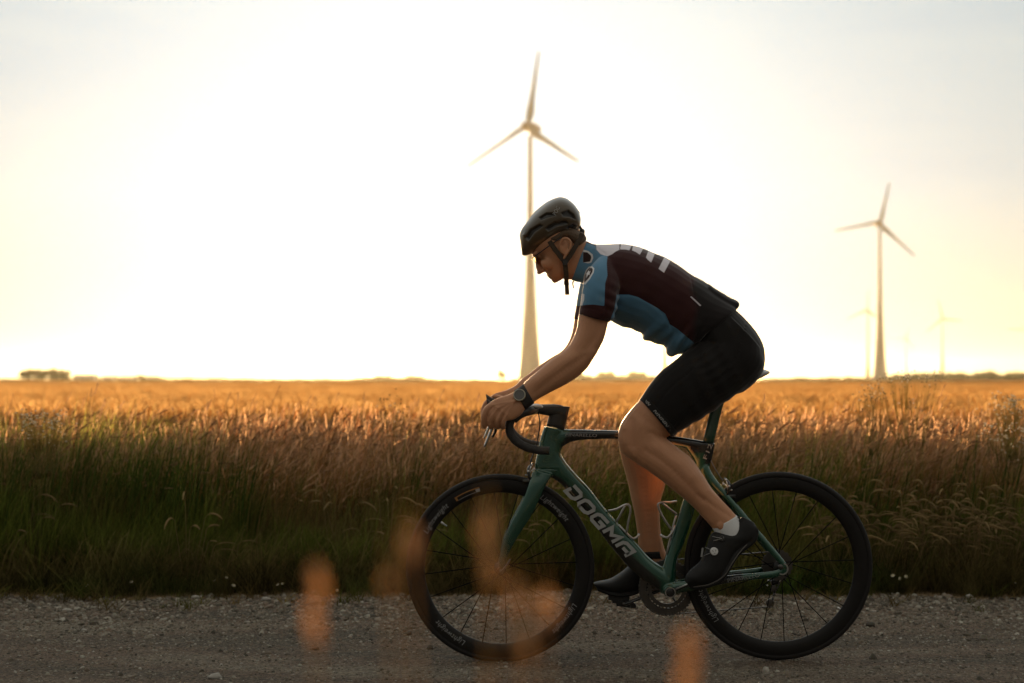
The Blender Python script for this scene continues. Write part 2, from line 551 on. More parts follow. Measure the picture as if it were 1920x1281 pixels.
def gravel_mat():
    m = bpy.data.materials.new('gravel'); m.use_nodes = True
    nt = m.node_tree; b = nt.nodes['Principled BSDF']
    b.inputs['Roughness'].default_value = 0.92; b.inputs['Specular IOR Level'].default_value = 0.25
    tc = nt.nodes.new('ShaderNodeTexCoord')
    vo = nt.nodes.new('ShaderNodeTexVoronoi'); vo.inputs['Scale'].default_value = 110; vo.inputs['Randomness'].default_value = 1
    n1 = nt.nodes.new('ShaderNodeTexNoise'); n1.inputs['Scale'].default_value = 1.6; n1.inputs['Detail'].default_value = 6
    n2 = nt.nodes.new('ShaderNodeTexNoise'); n2.inputs['Scale'].default_value = 60; n2.inputs['Detail'].default_value = 8
    for n in (vo, n2): nt.links.new(tc.outputs['Object'], n.inputs['Vector'])
    mp = nt.nodes.new('ShaderNodeMapping'); mp.inputs['Scale'].default_value = (.45, 2.0, 1)
    nt.links.new(tc.outputs['Object'], mp.inputs['Vector']); nt.links.new(mp.outputs[0], n1.inputs['Vector'])
    r1 = ramp(nt, [(0.36, (0.108, 0.090, 0.066)), (0.5, (0.152, 0.108, 0.076)), (0.64, (0.20, 0.166, 0.122))])
    nt.links.new(n1.outputs['Fac'], r1.inputs[0])
    r2 = ramp(nt, [(0.0, (.45, .45, .45)), (0.6, (1.0, 1.0, 1.0)), (1.0, (1.7, 1.65, 1.55))])
    nt.links.new(vo.outputs['Color'], r2.inputs[0])
    mx = nt.nodes.new('ShaderNodeMix'); mx.data_type = 'RGBA'; mx.blend_type = 'MULTIPLY'; mx.inputs['Factor'].default_value = 1
    nt.links.new(r1.outputs[0], mx.inputs['A']); nt.links.new(r2.outputs[0], mx.inputs['B'])
    nt.links.new(mx.outputs['Result'], b.inputs['Base Color'])
    ad = nt.nodes.new('ShaderNodeMath'); nt.links.new(vo.outputs['Distance'], ad.inputs[0]); nt.links.new(n2.outputs['Fac'], ad.inputs[1])
    bp = nt.nodes.new('ShaderNodeBump'); bp.inputs['Strength'].default_value = 1.0; bp.inputs['Distance'].default_value = 0.022
    nt.links.new(ad.outputs[0], bp.inputs['Height']); nt.links.new(bp.outputs['Normal'], b.inputs['Normal'])
    return m
M_gravel = gravel_mat()
mb = MB()
xs = np.linspace(-14, 14, 281)
ys = [-6, 0, 3.5, 4, 4.5, 5, 5.5, 6, 6.3]
vs = [(x, y, 0.004) for y in ys for x in xs] + [(x, edge_y(x), 0.004) for x in xs]
nx = len(xs)
mb.add(vs, [(j * nx + i, j * nx + i + 1, (j + 1) * nx + i + 1, (j + 1) * nx + i) for j in range(len(ys)) for i in range(nx - 1)])
tag(mb.build('gravel_road', M_gravel, smooth=False), kind='structure')

# loose stones on the road
def pebble(k):
    mb = MB()
    r = random.Random(k)
    ph = [r.uniform(0, 6.28) for _ in range(6)]
    n, m = 8, 6
    sx, sy, sz = 1, r.uniform(.6, .95), r.uniform(.45, .75)
    mb.ell((0, 0, 0), (1, 1, 1), n, m)
    out = []
    for v in mb.v:
        x, y, z = v
        q = 1 + 0.16 * math.sin(3 * x + ph[0]) + 0.14 * math.sin(3.3 * y + ph[1]) + 0.1 * math.sin(4 * z + ph[2]) + 0.08 * math.sin(7 * x + 5 * y + ph[3])
        out.append((x * q * sx, y * q * sy, z * q * sz + .15))
    mb.v = out
    mb.mi = 0
    return mb
def stone_mat(name, stops):
    m = bpy.data.materials.new(name); m.use_nodes = True
    nt = m.node_tree; b = nt.nodes['Principled BSDF']
    b.inputs['Roughness'].default_value = 0.9; b.inputs['Specular IOR Level'].default_value = 0.3
    oi = nt.nodes.new('ShaderNodeObjectInfo')
    r = ramp(nt, stops); nt.links.new(oi.outputs['Random'], r.inputs[0])
    nz = nt.nodes.new('ShaderNodeTexNoise'); nz.inputs['Scale'].default_value = 3
    tc = nt.nodes.new('ShaderNodeTexCoord'); nt.links.new(tc.outputs['Object'], nz.inputs['Vector'])
    mx = nt.nodes.new('ShaderNodeMix'); mx.data_type = 'RGBA'; mx.blend_type = 'MULTIPLY'; mx.inputs['Factor'].default_value = .5
    nt.links.new(r.outputs[0], mx.inputs['A']); nt.links.new(nz.outputs['Color'], mx.inputs['B'])
    nt.links.new(mx.outputs['Result'], b.inputs['Base Color'])
    return m
M_stone = stone_mat('stone', [(0, (.06, .052, .038)), (.3, (.15, .128, .095)), (.55, (.20, .150, .11)), (.8, (.27, .24, .185)), (.96, (.34, .31, .25)), (1.0, (.46, .43, .36))])
N = 85000
px_ = rng.uniform(-3.9, 3.9, N); py_ = 3.9 + 2.85 * rng.random(N) ** 0.8
ey = np.array([edge_y(x) for x in px_])
keep = py_ < ey + rng.normal(0, .04, N)
px_, py_ = px_[keep], py_[keep]; n = len(px_)
size = np.exp(rng.normal(math.log(0.0040), 0.46, n))
coarse = 0.75 + 0.65 * np.clip((py_ - 5.3) / 1.2, 0, 1)      # coarser towards the verge
size *= coarse
size[rng.random(n) < 0.006] *= 2.3
size = np.clip(size, 0.0018, 0.022)
rot = np.zeros((n, 3)); rot[:, 2] = rng.uniform(0, 6.28, n); rot[:, :2] = rng.normal(0, .3, (n, 2))
tag(scatter('loose_stones', [pebble(k) for k in range(8)], np.c_[px_, py_, np.full(n, .003)], rot, np.repeat(size[:, None], 3, 1),
    rng.integers(0, 8, n), [M_stone]), 'grey and tan pebbles strewn over the gravel road', 'pebbles')

# ------------------------------------------------------------------ the verge and the field
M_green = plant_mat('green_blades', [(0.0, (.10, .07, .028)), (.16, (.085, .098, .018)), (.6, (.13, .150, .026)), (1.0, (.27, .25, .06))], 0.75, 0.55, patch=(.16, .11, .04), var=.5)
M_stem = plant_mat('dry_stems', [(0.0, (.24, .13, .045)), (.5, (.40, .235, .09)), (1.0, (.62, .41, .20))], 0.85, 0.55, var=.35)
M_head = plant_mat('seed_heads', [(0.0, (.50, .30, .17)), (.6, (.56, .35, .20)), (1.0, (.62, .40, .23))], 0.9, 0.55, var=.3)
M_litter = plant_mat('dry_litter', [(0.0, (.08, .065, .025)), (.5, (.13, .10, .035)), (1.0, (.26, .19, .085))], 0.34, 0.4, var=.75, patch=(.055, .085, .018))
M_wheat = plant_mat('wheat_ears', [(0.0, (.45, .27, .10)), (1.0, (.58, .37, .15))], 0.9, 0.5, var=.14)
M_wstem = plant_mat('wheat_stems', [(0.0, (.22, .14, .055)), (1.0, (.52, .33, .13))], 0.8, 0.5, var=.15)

def green_tuft(k):
    mb = MB()
    for i in range(34):
        r = 0.10 * math.sqrt(rng.random()); a = rng.uniform(0, 6.28)
        h = rng.uniform(.45, 1.0) * 0.74
        blade(mb, r * math.cos(a), r * math.sin(a), h, rng.uniform(.004, .0085), rng.uniform(0, .22), rng.normal(0, 1.0), rng.uniform(0, .4), seg=6)
    return mb
def seed_tuft(k):
    mb = MB()
    for i in range(17):
        r = 0.11 * math.sqrt(rng.random()); a = rng.uniform(0, 6.28)
        h = rng.uniform(.62, 1.0) * 0.78
        stalk(mb, r * math.cos(a), r * math.sin(a), h, rng.uniform(.02, .16), rng.normal(0, 1.1), rng.uniform(.02, .28),
              rng.uniform(.045, .085), rng.uniform(.0045, .008), loose=(i % 2 == 0), seg=6, beard=.03 if i % 3 else 0)
    mb.mi = 0
    for i in range(12):
        r = 0.1 * math.sqrt(rng.random()); a = rng.uniform(0, 6.28)
        blade(mb, r * math.cos(a), r * math.sin(a), rng.uniform(.3, .62), rng.uniform(.004, .007), rng.uniform(0, .2), rng.uniform(0, 6.28), rng.uniform(.1, .6), seg=5)
    return mb
def low_tuft(k):
    mb = MB()
    for i in range(30):
        r = 0.07 * math.sqrt(rng.random()); a = rng.uniform(0, 6.28)
        blade(mb, r * math.cos(a), r * math.sin(a), rng.uniform(.06, .30), rng.uniform(.002, .0045), rng.uniform(0, .8), rng.uniform(0, 6.28), rng.uniform(0, .8), seg=4)
    return mb
def wheat_tuft(k, n=22, rad=.16, hh=.80):
    mb = MB()
    for i in range(n):
        r = rad * math.sqrt(rng.random()); a = rng.uniform(0, 6.28)
        stalk(mb, r * math.cos(a), r * math.sin(a), rng.uniform(.86, 1.0) * hh * .93, rng.uniform(.0, .10), rng.normal(0, 1.2), rng.uniform(.0, .22),
              rng.uniform(.06, .09), rng.uniform(.010, .014), seg=3, stemw=.002, beard=.05)
    mb.mi = 0
    for i in range(n // 3):
        r = rad * math.sqrt(rng.random()); a = rng.uniform(0, 6.28)
        blade(mb, r * math.cos(a), r * math.sin(a), rng.uniform(.4, .66), .009, rng.uniform(0, .2), rng.uniform(0, 6.28), rng.uniform(.1, .6), seg=4)
    return mb

def band(n, y0, y1, half=lambda y: 0.44 * y + 1.6, p=1.0):
    y = y0 + (y1 - y0) * rng.random(n) ** p
    x = rng.uniform(-1, 1, n) * half(y)
    return x, y
def bumps(x, s=1.0, ph=0.0):
    return 0.5 * np.sin(x * 1.3 * s + ph) + 0.3 * np.sin(x * 3.1 * s + 2 * ph + 1) + 0.2 * np.sin(x * 7.7 * s + ph * 3)
def put(name, maker, nvar, x, y, sc_, mats, label, cat, zs=None):
    n = len(x)
    rot = np.zeros((n, 3)); rot[:, 2] = rng.normal(0, .5, n)
    s = np.repeat(np.asarray(sc_)[:, None], 3, 1)
    if zs is not None: s[:, 2] = zs
    return tag(scatter(name, [maker(k) for k in range(nvar)], np.c_[x, y, np.full(n, 0.0)], rot, s, rng.integers(0, nvar, n), mats), label, cat)

# low dead growth where the road ends
x, y = band(5200, 6.45, 7.5, p=1.2)
eyv = np.array([edge_y(q) for q in x])
k = y > eyv - .10 + .22 * rng.random(len(x)) ** .5; x, y = x[k], y[k]; eyv = eyv[k]
put('dry_grass', low_tuft, 8, x, y, rng.uniform(.35, 1.25, len(x)) * np.clip(.35 + (y - eyv) * 3, .25, 1) , [M_litter], 'short brown dead grass along the edge of the gravel road', 'dead grass')
# green blades
x, y = band(5900, 6.85, 8.7, p=1.1)
g = np.clip(1.0 + .16 * bumps(x, 1, .5), .6, 1.3) * np.clip(.42 + (y - 6.8) * .60, .42, .92) * rng.uniform(.7, 1.12, len(x))
g *= 1 + .30 * np.clip((-1.2 - x) / 1.0, 0, 1) + .10 * np.clip((x - 1.6) / .8, 0, 1)
k = rng.random(len(x)) < np.clip(.72 + .5 * bumps(x, .8, 2.2), .15, 1)
x, y, g = x[k], y[k], g[k]
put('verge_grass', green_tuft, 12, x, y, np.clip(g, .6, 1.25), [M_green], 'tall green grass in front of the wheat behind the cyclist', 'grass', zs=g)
# seed-headed wild grasses, taller, behind and among it
x, y = band(4000, 7.5, 10.6, p=1.0)
g = np.clip(.96 + .05 * bumps(x, 1.2, 3.1), .6, 1.2) * np.clip(.86 + (y - 7.5) * .3, .86, 1.0) * rng.uniform(.84, 1.08, len(x))
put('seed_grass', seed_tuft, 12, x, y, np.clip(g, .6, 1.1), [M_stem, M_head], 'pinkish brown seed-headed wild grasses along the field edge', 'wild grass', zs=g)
# wheat to a few hundred metres
xa, ya = band(10500, 9.5, 24)
xb, yb = band(15500, 24, 70)
xc, yc = band(24000, 70, 420, half=lambda y: 0.62 * y + 3, p=1.3)
x = np.r_[xa, xb, xc]; y = np.r_[ya, yb, yc]
s = np.r_[rng.uniform(.9, 1.08, len(xa)), rng.uniform(1.5, 1.9, len(xb)), rng.uniform(5, 7, len(xc))]
zs = np.r_[rng.uniform(.92, 1.06, len(xa)), rng.uniform(.92, 1.05, len(xb)), rng.uniform(.92, 1.06, len(xc))]
zs *= 1 + .02 * np.sin(y * .35 + x * .2)
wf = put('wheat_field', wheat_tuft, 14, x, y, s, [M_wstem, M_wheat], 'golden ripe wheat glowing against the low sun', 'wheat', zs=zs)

# canopy of the field farther off
def canopy_mat():
    m = bpy.data.materials.new('far_wheat'); m.use_nodes = True
    nt = m.node_tree; nt.nodes.clear()
    out = nt.nodes.new('ShaderNodeOutputMaterial')
    tc = nt.nodes.new('ShaderNodeTexCoord')
    mp = nt.nodes.new('ShaderNodeMapping'); mp.inputs['Scale'].default_value = (.004, .02, 1)
    nt.links.new(tc.outputs['Object'], mp.inputs['Vector'])
    nz = nt.nodes.new('ShaderNodeTexNoise'); nz.inputs['Scale'].default_value = 1.0; nz.inputs['Detail'].default_value = 5
    nt.links.new(mp.outputs[0], nz.inputs['Vector'])
    r = ramp(nt, [(.35, (.42, .24, .09)), (.5, (.55, .34, .12)), (.62, (.60, .38, .15)), (.72, (.25, .22, .08))])
    nt.links.new(nz.outputs['Fac'], r.inputs[0])
    di = nt.nodes.new('ShaderNodeBsdfDiffuse'); tr = nt.nodes.new('ShaderNodeBsdfTranslucent')
    nt.links.new(r.outputs[0], di.inputs['Color']); nt.links.new(r.outputs[0], tr.inputs['Color'])
    ms = nt.nodes.new('ShaderNodeMixShader'); ms.inputs[0].default_value = .5
    nt.links.new(di.outputs[0], ms.inputs[1]); nt.links.new(tr.outputs[0], ms.inputs[2])
    nt.links.new(ms.outputs[0], out.inputs['Surface'])
    return m
mb = MB()
# ridged crop surface: rows of upright growth, so the low light passes through their sides
yy = 380.0
vs, fs = [], []
rows = []
while yy < 9000:
    rows.append(yy); yy *= 1.012
nxx = 91
for j, y0 in enumerate(rows):
    w = .95 * y0 + 60
    step = y0 * .012
    for q, (dy, z) in enumerate(((0, .42), (step * .5, .82))):
        for i in range(nxx):
            xx = -w + 2 * w * i / (nxx - 1)
            vs.append((xx, y0 + dy + rng.normal(0, step * .08), z + (rng.normal(0, .05) if q else 0)))
nr = len(rows) * 2
for j in range(nr - 1):
    for i in range(nxx - 1):
        fs.append((j * nxx + i, j * nxx + i + 1, (j + 1) * nxx + i + 1, (j + 1) * nxx + i))
mb.add(vs, fs)
tag(mb.build('fields', canopy_mat(), smooth=False), kind='structure')
# ------------------------------------------------------------------ wind turbines
M_tower = mat('tower_paint', (0.36, 0.355, 0.335), 0.6, var=.06, vscale=.2)
M_blade = mat('blade_paint', (0.34, 0.34, 0.31), 0.5, var=.04, vscale=.3)
M_nac = mat('nacelle_paint', (0.26, 0.22, 0.20), 0.5)
TOWER = [(0, 5.3), (6, 4.95), (14, 4.3), (26, 3.5), (42, 2.6), (60, 1.95), (78, 1.55), (94, 1.28), (115, 1.05), (131, .95)]
def turbine(hx, hy, blades, label, rpx, hub_h=135.0):
    """hub at photo pixel (hx, hy); blades: (dx, dy, s) the tip's offsets in photo pixels and the sign of its depth"""
    Y = hub_h * FPX / (HZY - hy + CAMZ)          # distance that puts the hub at its height
    k = Y / FPX
    hub_h = CAMZ + (HZY - hy) * k
    X = (hx - 960) * k
    root = empty('wind_turbine', (X, Y, 0), label, 'wind turbine', 'wind turbines standing in the fields')
    mb = MB()
    f = hub_h / 135.0
    mb.lathe((X + 1.8, Y + 6, 0), [(r * 1.22 * f, h * f) for h, r in TOWER], 28, 'Z')
    mb.build('tower', M_tower, root)
    hub = Vector((X, Y, hub_h))
    # rotor faces the camera and a little to the right
    tips = []
    for dx, dy, s in blades:
        l2 = max(rpx * rpx - dx * dx - dy * dy, 0)
        tips.append(Vector((dx * k, s * math.sqrt(l2) * k, -dy * k)))
    nrm = (tips[1] - tips[0]).cross(tips[2] - tips[0]); nrm.normalize()
    if nrm.y > 0: nrm = -nrm
    back = Vector((-nrm.x, -nrm.y, 0)).normalized()
    mb = MB()
    prof = [(-4.2, .3), (-3.6, 1.6), (-2, 2.5), (.5, 3.0), (4, 3.1), (8, 2.6), (11.5, 1.5), (13, .3)]
    q = back.to_track_quat('Z', 'Y').to_matrix()
    rs = []
    for t, r in prof:
        rs.append([tuple(hub + back * t * f + q @ Vector((r * f * math.cos(a), r * f * math.sin(a) , 0))) for a in np.linspace(0, 2 * math.pi, 17)[:-1]])
    mb.rings(rs)
    nac = mb.build('nacelle', M_nac, root)
    L = rpx * k
    for tip in tips:
        dr = tip.normalized()
        ch = dr.cross(nrm).normalized()
        th = dr.cross(ch).normalized()
        mb = MB(); rs = []
        for t, c, w in ((.0, 2.2, 2.2), (.05, 2.3, 2.2), (.12, 4.2, 1.8), (.2, 4.4, 1.3), (.35, 3.0, .9), (.6, 2.2, .6), (.85, 1.6, .4), (.97, 1.2, .25), (1.0, .5, .1)):
            c0 = hub + dr * L * t - nrm * 0.0 + ch * (c * .18 * f)
            a = R(28 * (1 - t))
            e1 = ch * math.cos(a) + th * math.sin(a); e2 = -ch * math.sin(a) + th * math.cos(a)
            rs.append([tuple(c0 + e1 * (c / 2 * f * math.cos(q2)) + e2 * (w / 2 * f * math.sin(q2))) for q2 in np.linspace(0, 2 * math.pi, 13)[:-1]])
        mb.rings(rs)
        mb.build('blade', M_blade, root)
    return root

turbine(988, 237, [(22, -146, 1), (-115, 67, 1), (94, 79, -1)], 'tallest wind turbine, its tower rising behind the helmet of the cyclist', 149)
turbine(1649, 418, [(27, -81, 1), (-88, 17, -1), (61, 64, -1)], 'second tallest wind turbine with its broad grey tower foot right of the cyclist', 91)
turbine(1627, 582, [(4, -40, 1), (-42, 18, -1), (34, 22, 1)], 'small faint wind turbine just beside the broad grey tower', 43)
turbine(1767, 598, [(-6, -37, 1), (-27, 25, 1), (37, 4, -1)], 'small wind turbine standing alone above the dark tree line', 38)
turbine(1699, 635, [(7, -24, 1), (-23, 1, 1), (13, 19, -1)], 'tiniest and palest wind turbine, between the broad tower and the lone small one', 26)
turbine(1930, 619, [(-40, -3, 1), (22, -33, 1), (20, 36, -1)], 'wind turbine of which only a blade tip reaches into the frame', 41)
turbine(1245, 560, [(3, -40, 1), (-33, 20, 1), (32, 21, -1)], 'wind turbine hidden behind the cyclist, only its thin tower showing under the blue jersey', 41)

# ------------------------------------------------------------------ trees and bushes far across the fields
def leaf_mat(name, col, var=.45):
    m = bpy.data.materials.new(name); m.use_nodes = True
    nt = m.node_tree; nt.nodes.clear()
    out = nt.nodes.new('ShaderNodeOutputMaterial')
    geo = nt.nodes.new('ShaderNodeNewGeometry')
    r = ramp(nt, [(0, tuple(c * (1 - var) for c in col)), (1, tuple(c * (1 + var) for c in col))])
    nt.links.new(geo.outputs['Random Per Island'], r.inputs[0])
    di = nt.nodes.new('ShaderNodeBsdfDiffuse'); tr = nt.nodes.new('ShaderNodeBsdfTranslucent')
    nt.links.new(r.outputs[0], di.inputs[0]); nt.links.new(r.outputs[0], tr.inputs[0])
    ms = nt.nodes.new('ShaderNodeMixShader'); ms.inputs[0].default_value = .35
    nt.links.new(di.outputs[0], ms.inputs[1]); nt.links.new(tr.outputs[0], ms.inputs[2])
    nt.links.new(ms.outputs[0], out.inputs[0])
    return m
M_leaf = leaf_mat('far_leaves', (.045, .050, .018))
M_leaf2 = leaf_mat('pale_leaves', (.075, .075, .03))
M_bark = mat('bark', (.09, .065, .045), .9, var=.3, vscale=2)
def crown(mb, c, r, n, leaf, seed):
    rr = np.random.default_rng(seed)
    lob = [(c[0] + rr.normal(0, .42) * r[0], c[1] + rr.normal(0, .4) * r[1], c[2] + rr.uniform(-.5, .55) * r[2], rr.uniform(.35, .62)) for _ in range(9)]
    for i in range(n):
        l = lob[rr.integers(len(lob))]
        d = rr.normal(0, 1, 3); d /= np.linalg.norm(d)
        q = rr.uniform(.45, 1.05)
        p = np.array((l[0] + d[0] * r[0] * l[3] * q, l[1] + d[1] * r[1] * l[3] * q, l[2] + d[2] * r[2] * l[3] * q))
        a = rr.normal(0, 1, 3); a /= np.linalg.norm(a); b = np.cross(a, rr.normal(0, 1, 3)); b /= np.linalg.norm(b)
        s = leaf * rr.uniform(.6, 1.3)
        mb.add([p - a * s, p + b * s * .6, p + a * s, p - b * s * .6], [(0, 1, 2, 3)])
def far_tree(px, top, wpx, Y, label, seed, m=None, trunk=.10, name='tree', base=0.0):
    k = Y / FPX
    X = (px - 960) * k
    H = CAMZ + (HZY - top) * k
    W = wpx * k / 2
    root = empty(name, (X, Y, 0), label, 'bush' if name == 'bush' else 'tree', 'trees and bushes far across the fields')
    mb = MB()
    mb.tube([(X, Y, 0), (X + .02 * H, Y, H * .3), (X - .02 * H, Y, H * .62)], [.035 * H, .025 * H, .012 * H], 8)
    for a in (0.4, 2.2, 4.0, 5.3):
        mb.tube([(X, Y, H * .32), (X + W * .5 * math.cos(a), Y + W * .5 * math.sin(a), H * .68)], [.016 * H, .006 * H], 6)
    mb.build('trunk', M_bark, root)
    mb = MB()
    z0 = H * trunk * (.2 if name == 'bush' else 1)
    crown(mb, (X, Y, (H + z0) / 2), (W, W, (H - z0) / 2 * 1.0), 1500, H * .052 + W * .02, seed)
    mb.build('crown', m or M_leaf, root, smooth=False)
ft = [
 (48, 692, 28, 900, 'first tree of the dark clump far left, nearest the picture edge'),
 (68, 690, 30, 915, 'second tree of the dark clump far left'),
 (88, 693, 28, 890, 'low rounded tree amid the dark clump far left'),
 (103, 689, 28, 910, 'tallest tree of the dark clump far left'),
 (120, 691, 22, 900, 'last tree at the inner end of the dark clump far left'),
 (264, 702, 16, 1250, 'small lone tree beside the pale far building'),
 (941, 693, 18, 1000, 'lone tree on the skyline left of the tall tower foot'),
 (1853, 693, 34, 1245, 'round tree standing highest on the dark tree line'),
 (1738, 699, 34, 1240, 'broad low tree where the dark tree line begins'),
]
for i, (px, top, w, Y, lb) in enumerate(ft):
    far_tree(px, top, w, Y, lb, 100 + i)
bs = [(398, 711.0, 14, 1000, 'bush on the skyline, first of the dotted row left of centre'), (428, 711.4, 22, 1000, 'wide bush on the skyline, second of the dotted row'),
      (455, 711.4, 12, 1000, 'small bush on the skyline, third of the dotted row'), (352, 708, 14, 2300, 'pale faint bush between the far buildings and the dotted row'),
      (1498, 707, 16, 1900, 'little bush on the skyline directly behind the saddle'), (1562, 706, 12, 1900, 'little bush on the skyline midway from saddle to towers'),
      (1590, 706, 26, 1800, 'low bush just left of the two close tower feet')]
for i, (px, top, w, Y, lb) in enumerate(bs):
    far_tree(px, top - .6, w, Y, lb, 200 + i, name='bush')
def woodland(x0, x1, top, Y, label, seed, m, n=5200, leaf=1.0, depth=60):
    k = Y / FPX
    rr = np.random.default_rng(seed)
    mb = MB()
    for i in range(n):
        u = rr.random()
        px = x0 + (x1 - x0) * u
        env = (.60 + .25 * math.sin(px * .11 + seed) + .15 * math.sin(px * .31 + 2 * seed)) * min(1, 6 * u + .25, 6 * (1 - u) + .25)
        H = (HZY - top) * k * max(env, .15) + CAMZ
        p = np.array(((px - 960) * k, Y + rr.uniform(0, depth), H * rr.random() ** .7))
        a = rr.normal(0, 1, 3); a /= np.linalg.norm(a); b = np.cross(a, rr.normal(0, 1, 3)); b /= np.linalg.norm(b)
        s = leaf * rr.uniform(.6, 1.5)
        mb.add([p - a * s, p + b * s * .7, p + a * s, p - b * s * .7], [(0, 1, 2, 3)])
    tag(mb.build('distant_woodland', m, smooth=False), label, 'woodland', kind='stuff')
woodland(1670, 2080, 697, 1250, 'dark belt of trees on the horizon at the far right', 3, M_leaf, 16000)
woodland(1440, 1690, 707, 1500, 'thin hedge line on the horizon behind the saddle', 5, M_leaf)
woodland(1070, 1250, 694, 1300, 'woodland rise glimpsed under the chest of the cyclist', 8, M_leaf2)
woodland(958, 1080, 702, 1300, 'low woodland around the foot of the tallest tower', 12, M_leaf2)
woodland(660, 815, 703, 1300, 'pale wood on the horizon left of the cyclist', 11, M_leaf2)
woodland(510, 930, 710.0, 1100, 'very low hedge on the horizon left of the cyclist', 17, M_leaf, leaf=.7)
woodland(-100, 520, 709.0, 1400, 'faint hedge line on the horizon at the left', 21, M_leaf2, leaf=1.0)

# ------------------------------------------------------------------ far buildings
M_wall = mat('far_wall', (.52, .48, .42), .8, var=.08, vscale=.1)
M_roof = mat('far_roof', (.30, .24, .20), .7, var=.1, vscale=.2)
M_win = mat('far_window', (.05, .05, .06), .2)
def barn(px0, px1, top, Y, label, name='barn', cat='barn'):
    k = Y / FPX
    x0, x1 = (px0 - 960) * k, (px1 - 960) * k
    H = CAMZ + (HZY - top) * k
    root = empty(name, ((x0 + x1) / 2, Y, 0), label, cat, 'farm buildings on the horizon')
    D = 18
    MB().box(((x0 + x1) / 2, Y, H * .36), (x1 - x0, D, H * .72)).build('wall', M_wall, root, smooth=False)
    e = .8
    vs = [(x0 - e, Y - D / 2 - e, H * .70), (x1 + e, Y - D / 2 - e, H * .70), (x1 + e, Y + D / 2 + e, H * .70), (x0 - e, Y + D / 2 + e, H * .70),
          (x0 - e, Y, H), (x1 + e, Y, H)]
    MB().add(vs, [(0, 1, 5, 4), (2, 3, 4, 5), (0, 4, 3), (1, 2, 5), (3, 2, 1, 0)]).build('roof', M_roof, root, smooth=False)
    for i in range(3):
        wx = x0 + (x1 - x0) * (.2 + .3 * i)
        MB().box((wx, Y - D / 2 - .05, H * .32), ((x1 - x0) * .12, .12, H * .38)).build('door', M_win, root, smooth=False)
barn(142, 178, 702, 1300, 'wide pale barn beside the dark clump of trees')
barn(196, 216, 705, 1400, 'small pale shed between the wide barn and the lone small tree', 'shed', 'shed')
barn(228, 256, 706, 1400, 'low grey shed directly left of the lone small tree', 'shed', 'shed')
barn(270, 296, 705, 1450, 'long low farmhouse right of the lone small tree', 'farmhouse', 'farmhouse')

# low hills
mb = MB()
Y0 = 9500; k = Y0 / FPX
xs = np.linspace(-700, 2600, 200)
vs = []
for j in range(7):
    t = j / 6
    for px in xs:
        h = 6 + 13 * math.exp(-((px - 250) / 150) ** 2) + 6 * math.exp(-((px - 420) / 120) ** 2) + 5 * math.exp(-((px - 1150) / 260) ** 2) + 2.5 * math.sin(px * .013) + 6 * math.exp(-((px - 1900) / 200) ** 2)
        vs.append(((px - 960) * k * (1 + .1 * t), Y0 + 2500 * t, h * k * math.sin(math.pi * min(1, t * 1.0)) * .75))
n = len(xs)
mb.add(vs, [(j * n + i, j * n + i + 1, (j + 1) * n + i + 1, (j + 1) * n + i) for j in range(6) for i in range(n - 1)])
tag(mb.build('hills', mat('hills', (.12, .13, .08), .95, var=.3, vscale=.002)), kind='structure')

# ------------------------------------------------------------------ the hazy air
hz = bpy.data.materials.new('haze'); hz.use_nodes = True
nt = hz.node_tree; nt.nodes.clear()
ho = nt.nodes.new('ShaderNodeOutputMaterial'); pv = nt.nodes.new('ShaderNodeVolumePrincipled')
pv.inputs['Color'].default_value = (.93, .86, .62, 1)
pv.inputs['Density'].default_value = 2.0e-5
pv.inputs['Anisotropy'].default_value = 0.70
nt.links.new(pv.outputs[0], ho.inputs['Volume'])
tag(MB().box((0, 6900, 99), (26000, 14200, 200)).build('haze', hz, smooth=False), 'warm hazy air hanging over the fields', 'haze', kind='stuff')
# ------------------------------------------------------------------ the bicycle
M_green_p = mat('green_paint', (.018, .13, .072), .32, metal=.35, coat=.7, var=.12, vscale=8)
M_black = mat('carbon_black', (.009, .008, .007), .38, coat=.15, var=.2, vscale=60)
M_tyre = mat('tyre_rubber', (.011, .009, .008), .7, spec=.3, bump=.15, bscale=400)
M_rim = mat('rim_carbon', (.009, .0075, .0065), .5, spec=.25, var=.15, vscale=30)
M_silver = mat('bare_metal', (.55, .54, .52), .28, metal=1.0)
M_dsteel = mat('dark_steel', (.12, .11, .10), .35, metal=1.0)
M_tape = mat('bar_tape', (.022, .018, .015), .7, bump=.3, bscale=90)
M_decal = mat('grey_lettering', (.33, .33, .32), .5)
M_decal2 = mat('dim_lettering', (.24, .24, .235), .5)
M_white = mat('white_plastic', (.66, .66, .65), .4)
M_saddle = mat('saddle_cover', (.50, .50, .51), .4)
M_orange = mat('orange_sticker', (.26, .11, .02), .5)

def mirror(mb):
    m2 = MB()
    m2.v = [(x, 2 * D0 - y, z) for x, y, z in mb.v]
    m2.f = [tuple(reversed(f)) for f in mb.f]; m2.m = list(mb.m)
    return m2
def B(x, y, d=0.0):
    p = PX(x, y, 0); p.y += d
    return p

bike = empty('bicycle', (B(1200, 1241).x, D0, 0), 'green and black carbon road bicycle standing under the cyclist on the gravel', 'bicycle')

